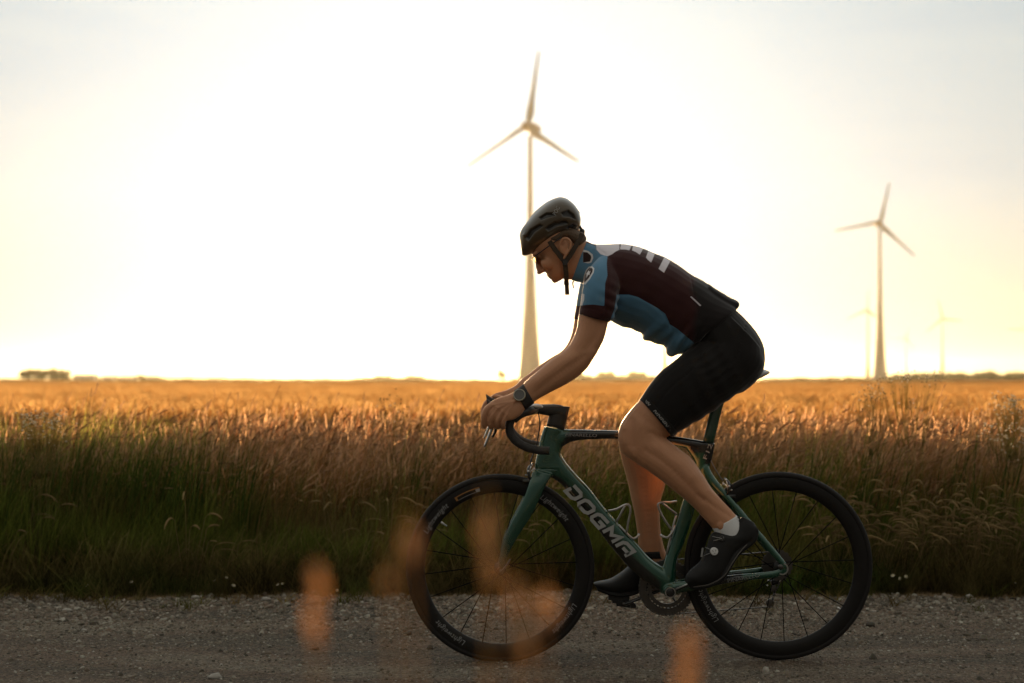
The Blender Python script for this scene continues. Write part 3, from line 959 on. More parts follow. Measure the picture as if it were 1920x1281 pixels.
def masked(me, attrs):
    """attrs: name -> function of photo pixel (x, y) giving a signed distance in pixels"""
    n = len(me.vertices)
    co = np.zeros(n * 3); me.vertices.foreach_get('co', co); co = co.reshape(-1, 3)
    qx = co[:, 0] / co[:, 1] * FPX + 960
    qy = HZY - (co[:, 2] - CAMZ) / co[:, 1] * FPX
    for nm, fn in attrs.items():
        a = me.attributes.new(nm, 'FLOAT', 'POINT')
        a.data.foreach_set('value', fn(qx, qy, co).astype(np.float32))
def polysd(poly):
    """signed distance to a polygon: positive inside"""
    P = np.array(poly, float)
    def f(x, y, co=None):
        x = np.asarray(x); y = np.asarray(y)
        best = np.full(x.shape, 1e9); ins = np.zeros(x.shape, bool)
        for i in range(len(P)):
            a, b = P[i], P[(i + 1) % len(P)]
            e = b - a; L2 = max((e ** 2).sum(), 1e-9)
            t = np.clip(((x - a[0]) * e[0] + (y - a[1]) * e[1]) / L2, 0, 1)
            best = np.minimum(best, np.hypot(x - a[0] - t * e[0], y - a[1] - t * e[1]))
            with np.errstate(divide='ignore', invalid='ignore'):
                c = ((a[1] > y) != (b[1] > y)) & (x < (b[0] - a[0]) * (y - a[1]) / (b[1] - a[1] + 1e-12) + a[0])
            ins ^= c
        return np.where(ins, best, -best)
    return f
def add_mask(m, attr, col, soft=.6, rough=None):
    """lay a colour over a material where an attribute is positive"""
    nt = m.node_tree; b = nt.nodes['Principled BSDF']
    at = nt.nodes.new('ShaderNodeAttribute'); at.attribute_name = attr
    mr = nt.nodes.new('ShaderNodeMapRange'); mr.inputs['From Min'].default_value = -soft; mr.inputs['From Max'].default_value = soft
    nt.links.new(at.outputs['Fac'], mr.inputs['Value'])
    mx = nt.nodes.new('ShaderNodeMix'); mx.data_type = 'RGBA'
    nt.links.new(mr.outputs[0], mx.inputs['Factor'])
    src = b.inputs['Base Color'].links[0].from_socket if b.inputs['Base Color'].links else None
    if src: nt.links.new(src, mx.inputs['A'])
    else: mx.inputs['A'].default_value = b.inputs['Base Color'].default_value
    mx.inputs['B'].default_value = (*col, 1)
    nt.links.new(mx.outputs['Result'], b.inputs['Base Color'])

# frame: one continuous moulding
fr = MB()
fr.loft([(1021, 799, 1057, 806, .019), (1013, 822, 1056, 832, .020), (1008, 845, 1052, 848, .022), (1003, 868, 1056, 864, .023), (1002, 880, 1060, 878, .024)], 20, 5, 2.6)
fr.loft([(1003, 872, 1048, 845, .021), (1030, 893, 1060, 866, .021), (1046, 903, 1082, 892, .021), (1064, 921, 1104, 915, .021), (1088, 951, 1127, 945, .021), (1112, 980, 1150, 972, .021),
         (1135, 1012, 1174, 998, .022), (1158, 1040, 1196, 1021, .023), (1180, 1065, 1216, 1044, .025), (1206, 1088, 1240, 1062, .028), (1236, 1108, 1264, 1078, .030)], 20, 4, 2.8)
fr.loft([(1040, 850, 1040, 804, .019), (1056, 837, 1057, 805, .018), (1074, 828, 1080, 805.6, .016), (1102, 824.5, 1105, 806, .015), (1160, 823, 1160, 807.6, .014), (1215, 826, 1215, 812, .013),
         (1262, 836, 1262, 818, .013), (1302, 843, 1305, 824.5, .014), (1328, 850, 1331, 829, .014)], 20, 4, 2.6)
fr.loft([(1300, 831, 1341, 831, .015), (1304, 848, 1336, 856, .015), (1303, 872, 1329, 880, .014), (1294, 905, 1319, 910, .014), (1282, 935, 1307, 942, .014), (1269, 978, 1293, 988, .015), (1257, 1015, 1279, 1028, .017),
         (1247, 1045, 1269, 1050, .021), (1239, 1078, 1267, 1082, .028), (1238, 1112, 1268, 1110, .030)], 20, 4, 2.6)
fr.loft([(1286, 842, 1300, 828, .012), (1300, 862, 1312, 838, .012), (1306, 880, 1322, 860, .012)], 14, 3)
fr.lathe(B(1253, 1106), [(.019, -.040), (.0215, -.036), (.0225, 0), (.0215, .036), (.019, .040)], 26)
st = MB()
st.loft([(1312, 886, 1326, 868, .009, -.008), (1326, 905, 1337, 890, .009, -.014), (1351, 930, 1357, 916, .008, -.024), (1380, 963, 1388, 952, .0075, -.036), (1410, 999, 1418, 988, .007, -.048), (1437, 1030, 1445, 1020, .007, -.058),
         (1460, 1057, 1470, 1050, .007, -.064), (1466, 1070, 1477, 1062, .007, -.066)], 12, 4)
st.loft([(1250, 1116, 1250, 1094, .012, -.022), (1300, 1108, 1300, 1088, .010, -.036), (1363, 1094, 1363, 1079, .009, -.048), (1420, 1087, 1420, 1074, .008, -.056), (1458, 1083, 1456, 1069, .007, -.063), (1478, 1074, 1470, 1060, .006, -.066)], 12, 4)
for q in (st, mirror(st)):
    fr.add(q.v, q.f)
fme = remeshed(fr, .0028, 3, .5, 'frame')
black_region = [[(1050, 836), (1062, 818), (1075, 800), (1400, 800), (1400, 845), (1296, 850), (1290, 836), (1160, 830), (1100, 830), (1070, 838)],
                [(1036, 890), (1052, 896), (1090, 932), (1140, 992), (1190, 1046), (1240, 1092), (1236, 1120), (1150, 1060), (1060, 950), (1030, 905)],
                [(1320, 830), (1345, 826), (1340, 868), (1322, 872)],
                [(1300, 1118), (1300, 1088), (1390, 1070), (1400, 1120)]]
masked(fme, {'blk': lambda x, y, co: np.maximum.reduce([polysd(p)(x, y) for p in black_region])})
M_frame = mat('frame_paint', (.008, .066, .038), .24, metal=.35, coat=.9, var=.15, vscale=9)
add_mask(M_frame, 'blk', (.011, .012, .011), 2.5)
frame = link_mesh('frame', fme, M_frame, bike)

fk = MB()
fk.loft([(1002, 878, 1058, 880, .024), (1001, 886, 1044, 890, .026), (1000, 893, 1030, 896, .030)], 18, 4, 2.6)
fb = MB()
fb.loft([(1001, 880, 1036, 890, .012, -.028), (992, 905, 1026, 906, .010, -.040), (983, 930, 1016, 927, .009, -.046), (972, 954, 1005, 951, .0085, -.049), (962, 972, 994, 972, .008, -.050), (953, 990, 980, 993, .0075, -.051),
         (945, 1009, 967, 1014, .007, -.052), (938, 1035, 953, 1041, .006, -.053), (935, 1055, 946, 1064, .006, -.054), (938, 1072, 944, 1079, .005, -.054)], 14, 4)
for q in (fb, mirror(fb)):
    fk.add(q.v, q.f)
fkm = remeshed(fk, .0026, 3, .5, 'fork')
link_mesh('fork', fkm, mat('fork_paint', (.0075, .060, .036), .24, metal=.35, coat=.9, var=.2, vscale=12), bike)

mb = MB(); mb.loft([(1317, 832, 1338, 832, .0095), (1330, 777, 1354, 767, .0095), (1338, 748, 1364, 740, .0095), (1346, 722, 1368, 718, .0095)], 16, 4, 2.4)
mb.build('seatpost', mat('seatpost_paint', (.010, .050, .028), .35, coat=.6), bike)
mb = MB()
mb.loft([(1262, 715, 1262, 721, .010), (1270, 712, 1270, 725, .020), (1310, 710, 1310, 726, .026), (1350, 708, 1350, 724, .042), (1385, 703, 1387, 721, .066), (1412, 696, 1416, 713, .071), (1428, 692.5, 1430, 707, .062), (1438, 694.5, 1438, 703, .042), (1443, 697.5, 1443, 700, .012)], 20, 4)
sd_ = mb.build('saddle', M_saddle, bike)
mb = MB()
for s in (-1, 1):
    mb.tube([B(1300, 722, s * .022), B(1325, 732, s * .022), B(1380, 731, s * .022), B(1402, 716, s * .03)], .0035, 8, 4)
mb.build('rail', M_dsteel, sd_)

# cockpit
mb = MB()
mb.loft([(1024, 799, 1058, 806, .019), (1029, 780, 1063, 786, .019), (1034, 765, 1067, 770, .019), (1040, 759.5, 1069, 763, .017)], 18, 3, 3.0)
mb.loft([(1066, 765, 1060, 790, .018), (1046, 758.5, 1042, 783, .020), (1020, 758, 1018, 778, .022), (1002, 759, 1000, 775, .024), (992, 762, 991, 772, .024)], 18, 3, 2.8)
for s in (-1, 1):
    mb.tube([B(1004, 767, 0), B(1003, 767, s * .06), B(1001, 767, s * .12), B(990, 769, s * .165), B(974, 775, s * .186), B(962, 784, s * .190)], [.0135, .0135, .013, .013, .013, .013], 14, 4, flat=1.25)
hb = mb.build('handlebar', mat('bar_carbon', (.020, .017, .014), .42, coat=.3), bike)
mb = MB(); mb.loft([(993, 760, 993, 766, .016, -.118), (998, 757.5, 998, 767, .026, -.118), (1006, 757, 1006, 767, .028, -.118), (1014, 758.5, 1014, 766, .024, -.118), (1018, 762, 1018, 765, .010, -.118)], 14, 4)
mb.build('bar_top_gleam', M_white, hb)  # no real fitting: pale piece added to stand for the bar top's glossy reflection
tp = MB()
q = [PX(x, y, -.192) for x, y in ((971, 774), (960, 785), (955, 799), (958, 815), (970, 829), (988, 839), (1009, 844), (1030, 845.5))]
tp.tube(q, [.0135, .0145, .0148, .0148, .0148, .0145, .0145, .0142], 16, 5)
cap = MB(); cap.lathe((0, 0, 0), [(.012, 0), (.0145, .001)], 12)
for w in (tp, mirror(tp)):
    w.build('bar_tape', M_tape, hb)
hd = MB()
hd.loft([(974, 766, 962, 790, .015, -.192), (955, 762, 950, 786, .016, -.192), (937, 759, 936, 784, .016, -.192), (924, 755, 926, 781, .015, -.192), (915, 749, 919, 776, .014, -.192), (912, 748, 914, 764, .008, -.192)], 16, 4, 2.5)
lv = MB()
lv.tube([PX(x, y, -.198) for x, y in ((920, 768), (922, 785), (923, 800), (919, 812), (914, 824), (908, 838))], [.009, .009, .0075, .0065, .0055, .0045], 10, 4, flat=.8)
pd = MB()
pd.tube([PX(x, y, -.190) for x, y in ((924, 782), (929, 796), (929, 808), (923, 820))], [.009, .010, .009, .006], 10, 4, flat=.6)
def far_side(a):
    w = mirror(a); w.v = [(x - .009, y, z + .012) for x, y, z in w.v]
    return w
for f_ in (lambda a: a, far_side):
    h_ = f_(hd).build('brake_lever', M_tape, bike)
    f_(lv).build('lever_blade', M_silver, h_)
    f_(pd).build('shift_paddle', M_black, h_)
mb = MB()
mb.tube([B(1009, 774, -.02), B(1012, 792, -.03), B(1010, 812, -.03), B(1005, 834, -.028), B(998, 856, -.026), B(992, 878, -.024)], .0022, 8, 5)
mb.build('brake_cable', M_black, bike)

# brakes
def caliper(px, py, flip, cable):
    mb = MB()
    s = flip
    mb.tube([PX(px - 2 * s, py - 14, -.01), PX(px - 9 * s, py - 4, -.028), PX(px - 8 * s, py + 10, -.034), PX(px - 4 * s, py + 18, -.028)], [.006, .008, .007, .004], 8, 4, flat=.7)
    mb.tube([B(px - 2 * s, py - 14, .01), B(px - 9 * s, py - 4, .028), B(px - 8 * s, py + 10, .034), B(px - 4 * s, py + 18, .028)], [.006, .008, .007, .004], 8, 4, flat=.7)
    c = mb.build('brake_caliper', M_black, bike)
    mb = MB()
    for dx, dy, r in ((-3, -12, .0042), (-9, 0, .0048), (-7, 12, .0036), (2, -4, .004), (-14, 7, .003)):
        mb.ell(PX(px + dx * s, py + dy, -.036), (r, r * .7, r), 10, 7)
    mb.tube([PX(px - 3 * s, py - 12, -.03), PX(px - 8 * s, py + 1, -.036)], .0022, 6)
    mb.tube([PX(px + 3 * s, py - 8, -.032), PX(px - 12 * s, py + 8, -.036)], .0018, 6)
    mb.build('bolt', M_silver, c)
    mb = MB(); mb.tube(cable, .0018, 6, 4); mb.build('cable', M_dsteel, c)
    for s2 in (-1, 1):
        MB().box(B(px - 8 * s, py + 18, s2 * .017), (.045, .008, .012)).build('brake_pad', M_black, c)
caliper(1000, 884, 1, [B(998, 856, -.02), B(994, 864, -.022), B(997, 872, -.024)])
caliper(1358, 912, -1, [B(1331, 862, -.01), B(1340, 880, -.018), B(1350, 896, -.022), B(1355, 901, -.02)])

# lettering ------------------------------------------------
def glyphs(text, size, shear=0.0, space=1.0):
    cu = bpy.data.curves.new('lettering', 'FONT')
    cu.body = text; cu.size = size; cu.shear = shear; cu.space_character = space; cu.resolution_u = 3
    o = bpy.data.objects.new('lettering', cu); COL.objects.link(o)
    dg = bpy.context.evaluated_depsgraph_get(); dg.update()
    me = bpy.data.meshes.new_from_object(o.evaluated_get(dg), depsgraph=dg)
    v = [tuple(p.co) for p in me.vertices]; f = [tuple(p.vertices) for p in me.polygons]
    bpy.data.objects.remove(o); bpy.data.curves.remove(cu); bpy.data.meshes.remove(me)
    return np.array(v), f
def text_on(text, px, py, ang, width_px, size, d, m, parent, shear=.0, name='lettering', centre=False, space=1.0, warp=None):
    """lettering lying in a plane parallel to the picture's, reading at ang degrees down from level"""
    v, f = glyphs(text, size, shear, space)
    w = v[:, 0].max() - v[:, 0].min()
    sx = width_px / 525 / w if width_px else 1
    v[:, 0] = (v[:, 0] - v[:, 0].min()) * sx
    if centre: v[:, 0] -= v[:, 0].mean(); v[:, 1] -= (v[:, 1].max() + v[:, 1].min()) / 2
    a = R(ang); o = PX(px, py, d)
    mb = MB()
    out = []
    for x, y, _ in v:
        X = x * math.cos(a) + y * math.sin(a); Z = -x * math.sin(a) + y * math.cos(a)
        out.append((o.x + X, o.y + (warp(o.x + X, o.z + Z) if warp else 0), o.z + Z))
    mb.add(out, f)
    return mb.build(name, m, parent, smooth=False)
def arc_text(text, c, r, a0, size, y, m, parent, arc=None, shear=.25):
    """lettering round a rim: reads clockwise, tops outward; a0 = middle angle clockwise from the right"""
    v, f = glyphs(text, size, shear, 1.1)
    v[:, 0] -= (v[:, 0].max() + v[:, 0].min()) / 2
    if arc: v[:, 0] *= arc / (v[:, 0].max() - v[:, 0].min())
    v[:, 1] -= size * .25
    out = []
    for u, w, _ in v:
        t = R(a0) + u / r
        out.append((c.x + (r + w) * math.cos(t), c.y + y, c.z - (r + w) * math.sin(t)))
    mb = MB(); mb.add(out, f)
    return mb.build('lettering', m, parent, smooth=False)

# wheels
RT = .3365
M_spoke = mat('spoke_black', (.004, .0035, .003), .8, spec=.05)
def wheel(cx, cy, nsp, texts, label):
    c = B(cx, cy)
    rim_prof = [(.2695, 0), (.2705, -.0045), (.276, -.0090), (.288, -.0125), (.300, -.0132), (.3125, -.0125), (.3165, -.0118), (.3165, .0118), (.3125, .0125), (.300, .0132), (.288, .0125), (.276, .0090), (.2705, .0045)]
    w = MB().lathe(c, rim_prof, 96, closed=True).build('wheel', M_rim, bike, auto=40)
    w['label'] = label
    ty = MB()
    prof = []
    for k in range(14):
        a = 2 * math.pi * k / 14
        prof.append((.3245 + .0120 * math.cos(a), .0122 * math.sin(a)))
    ty.lathe(c, prof, 120, closed=True)
    ty.build('tyre', M_tyre, w)
    hb_ = MB().lathe(c, [(.006, -.052), (.009, -.050), (.010, -.040), (.022, -.034), (.022, -.029), (.0135, -.022), (.0125, 0), (.0135, .022), (.022, .029), (.022, .034), (.010, .040), (.009, .050), (.006, .052)], 28)
    hb_.build('hub', M_black, w, auto=35)
    for i in range(nsp):
        a = 2 * math.pi * (i + .25) / nsp
        s = 1 if i % 2 else -1
        o = .020 * s * (1 if (i // 2) % 2 else -1)
        p0 = c + Vector((.021 * math.cos(a) - o * math.sin(a) * .8, s * .031, .021 * math.sin(a) + o * math.cos(a) * .8))
        p1 = c + Vector((.272 * math.cos(a), s * .003, .272 * math.sin(a)))
        MB().tube([p0, p1], .0034, 6, flat=.5).build('spoke', M_spoke, w)
    for t, a in texts:
        arc_text(t, c, .2930, a, .027, -.0142, M_decal2, w, arc=.128)
    return w, c
fw, FC = wheel(938, 1065.3, 20, [('Lightweight', -142), ('Lightweight', -48), ('Lightweight', 38), ('Lightweight', 128)], 'front wheel lettered four times round its deep black rim')
rw, RC = wheel(1459.5, 1061.3, 20, [('Lightweight', 151)], 'rear wheel with lettering low on its deep black rim')
mb = MB(); mb.tube([B(826, 979), B(838, 987)], .0026, 8).tube([B(826, 979), B(832, 983)], .0038, 8)
mb.build('valve', M_silver, fw)
mb = MB(); mb.tube([B(1459.5 + 120, 1061 + 84), B(1459.5 + 111, 1061 + 78)], .003, 8)
mb.build('valve', M_silver, rw)
# round-edged sticker on the front rim
mb = MB()
def arcband(mb, c, r0, r1, a0, a1, y, n=16):
    vs = []
    for i in range(n + 1):
        t = R(a0 + (a1 - a0) * i / n)
        for r in (r0, r1): vs.append((c.x + r * math.cos(t), c.y + y, c.z - r * math.sin(t)))
    mb.add(vs, [(2 * i, 2 * i + 1, 2 * i + 3, 2 * i + 2) for i in range(n)])
arcband(mb, FC, .296, .300, -123, -104.5, -.0140); arcband(mb, FC, .285, .2965, -123, -121.5, -.0140)
mb.build('sticker', M_orange, fw, smooth=False)
mb = MB(); arcband(mb, FC, .284, .2955, -107.5, -104.5, -.0142); arcband(mb, FC, .284, .2855, -121.5, -108, -.0140)
mb.build('sticker', M_decal2, fw, smooth=False)

# stylised block letters down the down tube
def block_letters(words_, ox, oy, ang, adv, w, h, t, d, name, m, parent):
    L = {'D': [[(0, 1), (.78, 1), (1, .8), (1, .2), (.78, 0), (.12, 0), (.12, .62)]],
         'O': [[(.2, 0), (.8, 0), (1, .2), (1, .8), (.8, 1), (.2, 1), (0, .8), (0, .2), (.2, 0), (.3, 0)]],
         'G': [[(1, 1), (.2, 1), (0, .8), (0, .2), (.2, 0), (1, 0), (1, .48), (.5, .48)]],
         'M': [[(0, 0), (0, 1), (.5, .42), (1, 1), (1, 0)]],
         'A': [[(0, 0), (0, .8), (.2, 1), (1, 1), (1, 0)], [(.35, .42), (1, .42)]]}
    a = R(ang)
    mb = MB(); k = 0
    o = PX(ox, oy, d)
    for ch in words_:
        for path in L[ch]:
            pts = []
            for x, y in path:
                X = (k * adv + (x + .22 * y) * w) / 525; Y = y * h / 525
                pts.append((o.x + X * math.cos(a) + Y * math.sin(a), o.y, o.z - X * math.sin(a) + Y * math.cos(a)))
            # flat mitred stroke
            P = np.array(pts)[:, [0, 2]]
            n = len(P); vs = []
            for i in range(n):
                d1 = P[i] - P[i - 1] if i else P[1] - P[0]
                d2 = P[i + 1] - P[i] if i < n - 1 else d1
                d1 = d1 / np.linalg.norm(d1); d2 = d2 / np.linalg.norm(d2)
                nn = np.array((-d1[1] - d2[1], d1[0] + d2[0])); nn /= np.linalg.norm(nn)
                cs = max(.45, abs(np.dot(nn, (-d1[1], d1[0]))))
                off = nn * t / 525 / 2 / cs
                for s in (1, -1):
                    q = P[i] + s * off
                    vs.append((q[0], o.y, q[1]))
            mb.add(vs, [(2 * i, 2 * i + 1, 2 * i + 3, 2 * i + 2) for i in range(n - 1)])
        k += 1
    return mb.build(name, m, parent, smooth=False)
block_letters('DOGMA', 1058, 919, 47.5, 35.5, 25, 19, 6.4, -.0243, 'lettering', M_decal, frame)
text_on('PINARELLO', 1060, 818, 1.5, 59, .016, -.0195, M_decal2, frame, shear=.1)
text_on('PINARELLO', 1365, 1092.5, -10.5, 60, .018, -.066, M_decal2, frame)
text_on('F12', 1325, 862, -67, 30, .021, -.0165, M_decal, frame)
# silver dropout edge and bare edges that catch the sky
mb = MB()
c = PX(1467, 1067, -.072)
for a0, a1 in ((-75, 120),):
    vs = []
    for i in range(21):
        t = R(a0 + (a1 - a0) * i / 20)
        for r in (.0175, .0215): vs.append((c.x + r * math.cos(t), c.y, c.z - r * math.sin(t)))
        for r in (.0215, .0175): vs.append((c.x + r * math.cos(t), c.y + .006, c.z - r * math.sin(t)))
    fs = []
    for i in range(20):
        for k in range(4):
            fs.append((4 * i + k, 4 * i + (k + 1) % 4, 4 * i + 4 + (k + 1) % 4, 4 * i + 4 + k))
    mb.add(vs, fs)
mb.build('dropout', M_silver, bike, smooth=False)
mb = MB().lathe(PX(1463.5, 1063, -.070), [(.004, -.008), (.009, -.006), (.009, .004)], 16)
mb.build('axle_cap', M_dsteel, bike, auto=30)
mb = MB().lathe(PX(940.5, 1072, -.058), [(.004, -.006), (.008, -.004), (.008, .004)], 16)
mb.tube([PX(940, 1073, -.066), PX(950, 1060, -.068), PX(957, 1048, -.066)], [.004, .0035, .0025], 8, 3)
mb.build('skewer', M_dsteel, bike)

# drivetrain (on the far side)
BBc = B(1253, 1106)
def chainring(r, y, nt_, th=.003, inner=.74):
    mb = MB(); rs = []
    n = nt_ * 4
    for yy, in_ in ((y - th / 2, 0), (y + th / 2, 0)):
        rs.append([(BBc.x + (r + (.0035 if (j % 4) in (1, 2) else -.001)) * math.cos(2 * math.pi * j / n), BBc.y + yy, BBc.z + (r + (.0035 if (j % 4) in (1, 2) else -.001)) * math.sin(2 * math.pi * j / n)) for j in range(n)])
    ri = [[(BBc.x + r * inner * math.cos(2 * math.pi * j / n), BBc.y + yy, BBc.z + r * inner * math.sin(2 * math.pi * j / n)) for j in range(n)] for yy in (y + th / 2, y - th / 2)]
    mb.rings([rs[0], rs[1], ri[0], ri[1]], closed=True)
    return mb
cr = chainring(.099, .048, 50)
for k in range(4):
    a = R(20 + 90 * k + (12 if k % 2 else -12))
    cr.tube([BBc + Vector((.018 * math.cos(a), .048, .018 * math.sin(a))), BBc + Vector((.078 * math.cos(a), .048, .078 * math.sin(a)))], [.014, .008], 8, flat=.35)
crank = MB()
pn = PX(1338, 1079, -.085); v_ = pn - BBc; v_.y = 0
crank.tube([BBc + Vector((0, -.052, 0)), BBc + v_ * .5 + Vector((0, -.062, 0)), BBc + v_ + Vector((0, -.068, 0))], [.0145, .0105, .0125], 14, 4, flat=.55, up=(0, 1, 0))
crank.lathe(BBc + Vector((0, -.055, 0)), [(.006, -.014), (.015, -.013), (.0175, -.008), (.0175, .012)], 26)
ck = crank.build('crankset', M_black, bike)
ring = MB()
ring.lathe(BBc + Vector((0, -.0705, 0)), [(.0155, 0), (.0185, 0), (.0185, .004), (.0155, .004)], 30, closed=True)
ring.build('preload_ring', M_silver, ck, auto=30)
mb = MB()
u_ = v_.normalized(); n_ = Vector((-u_.z, 0, u_.x))
mb.tube([BBc + u_ * .024 + Vector((0, -.066, 0)) + n_ * .004, BBc + v_ * .62 + Vector((0, -.0745, 0)) + n_ * .005], [.003, .002], 6)
mb.build('decal', M_silver, ck)
cr.build('chainring', M_dsteel, ck, auto=30)
chainring(.070, .040, 34, inner=.8).build('chainring', M_dsteel, ck, auto=30)
mb = MB()
mb.tube([BBc + Vector((0, .056, 0)), BBc - v_ * .5 + Vector((0, .064, 0)), BBc - v_ + Vector((0, .070, 0))], [.0145, .0105, .0125], 14, 4, flat=.55, up=(0, 1, 0))
mb.build('crank_arm', M_black, ck)
def pedal(c, tilt):
    mb = MB()
    M = Matrix.Rotation(R(tilt), 3, 'Y')
    mb.box(c, (.085, .055, .011), M)
    mb.box(c + M @ Vector((.035, 0, -.008)), (.02, .05, .012), M)
    mb.box(c + M @ Vector((-.038, 0, .006)), (.014, .04, .010), M)
    mb.box(c + M @ Vector((0, 0, -.010)), (.05, .03, .012), M)
    p = mb.build('pedal', M_black, bike, smooth=False)
    mb = MB(); s = 1 if c.y > D0 else -1
    mb.tube([c + Vector((0, -s * .052, 0)), c + Vector((0, s * .02, 0))], .007, 10)
    mb.build('axle', M_dsteel, p)
pedal(BBc + v_ + Vector((0, -.125, 0)), -38)
pedal(BBc - v_ + Vector((0, .125, 0)), 8)
# sprockets
Rc = RC + Vector((0, .036, 0))
mb = MB()
for i, r in enumerate((.055, .050, .046, .042, .038, .034, .031, .028)):
    y = .0 + i * .0038; n = 72; rs = []
    for yy in (y, y + .0016):
        rs.append([(Rc.x + (r + (.0022 if j % 4 in (1, 2) else -.001)) * math.cos(2 * math.pi * j / n), Rc.y - .012 + yy, Rc.z + (r + (.0022 if j % 4 in (1, 2) else -.001)) * math.sin(2 * math.pi * j / n)) for j in range(n)])
    mb.rings(rs)
mb.build('cassette', M_dsteel, bike, smooth=False)
# derailleur
dm = MB()
dm.tube([PX(1472, 1082, .06), PX(1458, 1090, .07), PX(1446, 1093, .07)], [.008, .011, .012], 10, 3)
dm.tube([PX(1447, 1098, .055), PX(1452, 1112, .055), PX(1445, 1131, .055)], [.008, .010, .008], 8, 3, flat=.35)
rd = dm.build('derailleur', M_black, bike)
for x, y, r in ((1451, 1104, .012), (1444, 1131, .015)):
    MB().lathe(PX(x, y, .050), [(r * .3, -.004), (r, -.003), (r, .003), (r * .3, .004)], 20).build('pulley', M_dsteel, rd, auto=30)
mb = MB(); mb.ell(PX(1441, 1089, .045), (.005, .004, .004)); mb.ell(PX(1439, 1098, .045), (.003, .003, .003)); mb.build('bolt', M_silver, rd)
# chain
def pt(c, r, a): return Vector((c.x + r * math.cos(R(a)), BBc.y + .048, c.z + r * math.sin(R(a))))
path = [pt(BBc, .099, a) for a in range(262, 96, -8)] + [pt(Rc, .046, a) for a in range(92, -60, -12)]
pu, pl_ = PX(1451, 1104, .048), PX(1444, 1131, .048)
pu.y = pl_.y = BBc.y + .048
path += [pu + Vector((.013, 0, .004)), pu + Vector((.004, 0, -.012)), pl_ + Vector((.010, 0, .012)), pl_ + Vector((.012, 0, -.008)), pl_ + Vector((0, 0, -.016)), pl_ + Vector((-.010, 0, -.014))]
path.append(path[0])
P = np.array([tuple(p) for p in path]); seg = np.linalg.norm(np.diff(P, axis=0), axis=1); cum = np.r_[0, np.cumsum(seg)]
nl = int(cum[-1] / .0127); mb = MB()
for i in range(nl):
    s0 = (i + .5) / nl * cum[-1]
    q0 = np.array([np.interp(s0 - .004, cum, P[:, k]) for k in range(3)]); q1 = np.array([np.interp(s0 + .004, cum, P[:, k]) for k in range(3)])
    w = .0032 if i % 2 else .0022
    mb.tube([q0 - (q1 - q0) * .35, q0, q1, q1 + (q1 - q0) * .35], [.0026, .0042, .0042, .0026], 6, flat=w / .0042, up=(0, 1, 0))
mb.build('chain', M_dsteel, bike)

# bottle cages
def cage(name, lines, m):
    mb = MB()
    for ln in lines:
        for s in (-1, 1):
            mb.tube([PX(x, y, s * d) for x, y, d in ln], .0040, 8, 3)
    return mb.build(name, m, bike)
M_cage = mat('cage_metal', (.42, .40, .38), .3, metal=.7)
cage('bottle_cage', [[(1141, 958, .010), (1156, 955, .028), (1172, 947, .034), (1180, 948, .034), (1182, 960, .033), (1178, 980, .030), (1175, 998, .024)],
                     [(1172, 947, .034), (1164, 964, .030), (1156, 979, .014)],
                     [(1160, 985, .012), (1175, 1000, .020), (1187, 1010, .018), (1196, 1006, .010), (1198, 1002, .0)]], M_cage)
cage('bottle_cage', [[(1268, 940, .010), (1256, 942, .028), (1243, 942, .034), (1234, 946, .034), (1238, 960, .033), (1248, 978, .030), (1259, 993, .024)],
                     [(1243, 944, .034), (1256, 955, .030), (1268, 964, .012)],
                     [(1266, 985, .012), (1260, 999, .020), (1251, 1008, .018), (1241, 1005, .010), (1239, 1003, .0)],
                     [(1268, 966, .010), (1259, 1000, .012), (1250, 1040, .012)]], M_cage)
# ------------------------------------------------------------------ the cyclist
rider = empty('person', (B(1235, 1241).x, D0, 0), 'cyclist in a blue and maroon jersey, black shorts and dark helmet leaning over the handlebar', 'person')
M_skin = mat('skin', (.47, .228, .122), .52, spec=.35, var=.10, vscale=22, bump=.25, bscale=220, sub=.04, sheen=.28)
M_skin.node_tree.nodes['Principled BSDF'].inputs['Sheen Tint'].default_value = (1, .72, .48, 1)
M_jersey = mat('jersey_cloth', (.036, .0095, .0095), .85, spec=.2, bump=.35, bscale=14, sheen=.35)
M_shorts = mat('shorts_cloth', (.0075, .006, .0055), .8, spec=.25, bump=.3, bscale=16, sheen=.25)
M_sock = mat('sock_cloth', (.60, .60, .60), .9, bump=.3, bscale=500)
M_shoe = mat('shoe_upper', (.007, .0065, .006), .6, spec=.3, bump=.3, bscale=40)
M_sole = mat('shoe_sole', (.012, .011, .010), .4)
M_helmet = mat('helmet_shell', (.058, .038, .017), .38, coat=.35, var=.1, vscale=20)
M_strap = mat('strap_web', (.045, .030, .018), .9)
M_hair = mat('hair', (.09, .055, .03), .8, bump=.9, bscale=160)
M_dark = mat('dark_plastic', (.02, .018, .016), .4)
M_lens = mat('lens', (.10, .08, .05), .1, coat=.5)

HC = np.array((1045., 455.)); HF = np.array((-.81, .59)); HU = np.array((-.59, -.81))
def H(f, u):
    p = HC + f * HF + u * HU
    return float(p[0]), float(p[1])
def H3(f, u, w=0.0):
    return PX(*H(f, u), w)

Mh = Matrix(((HF[0], 0, HU[0]), (0, 1, 0), (-HF[1], 0, -HU[1])))
body = MB()
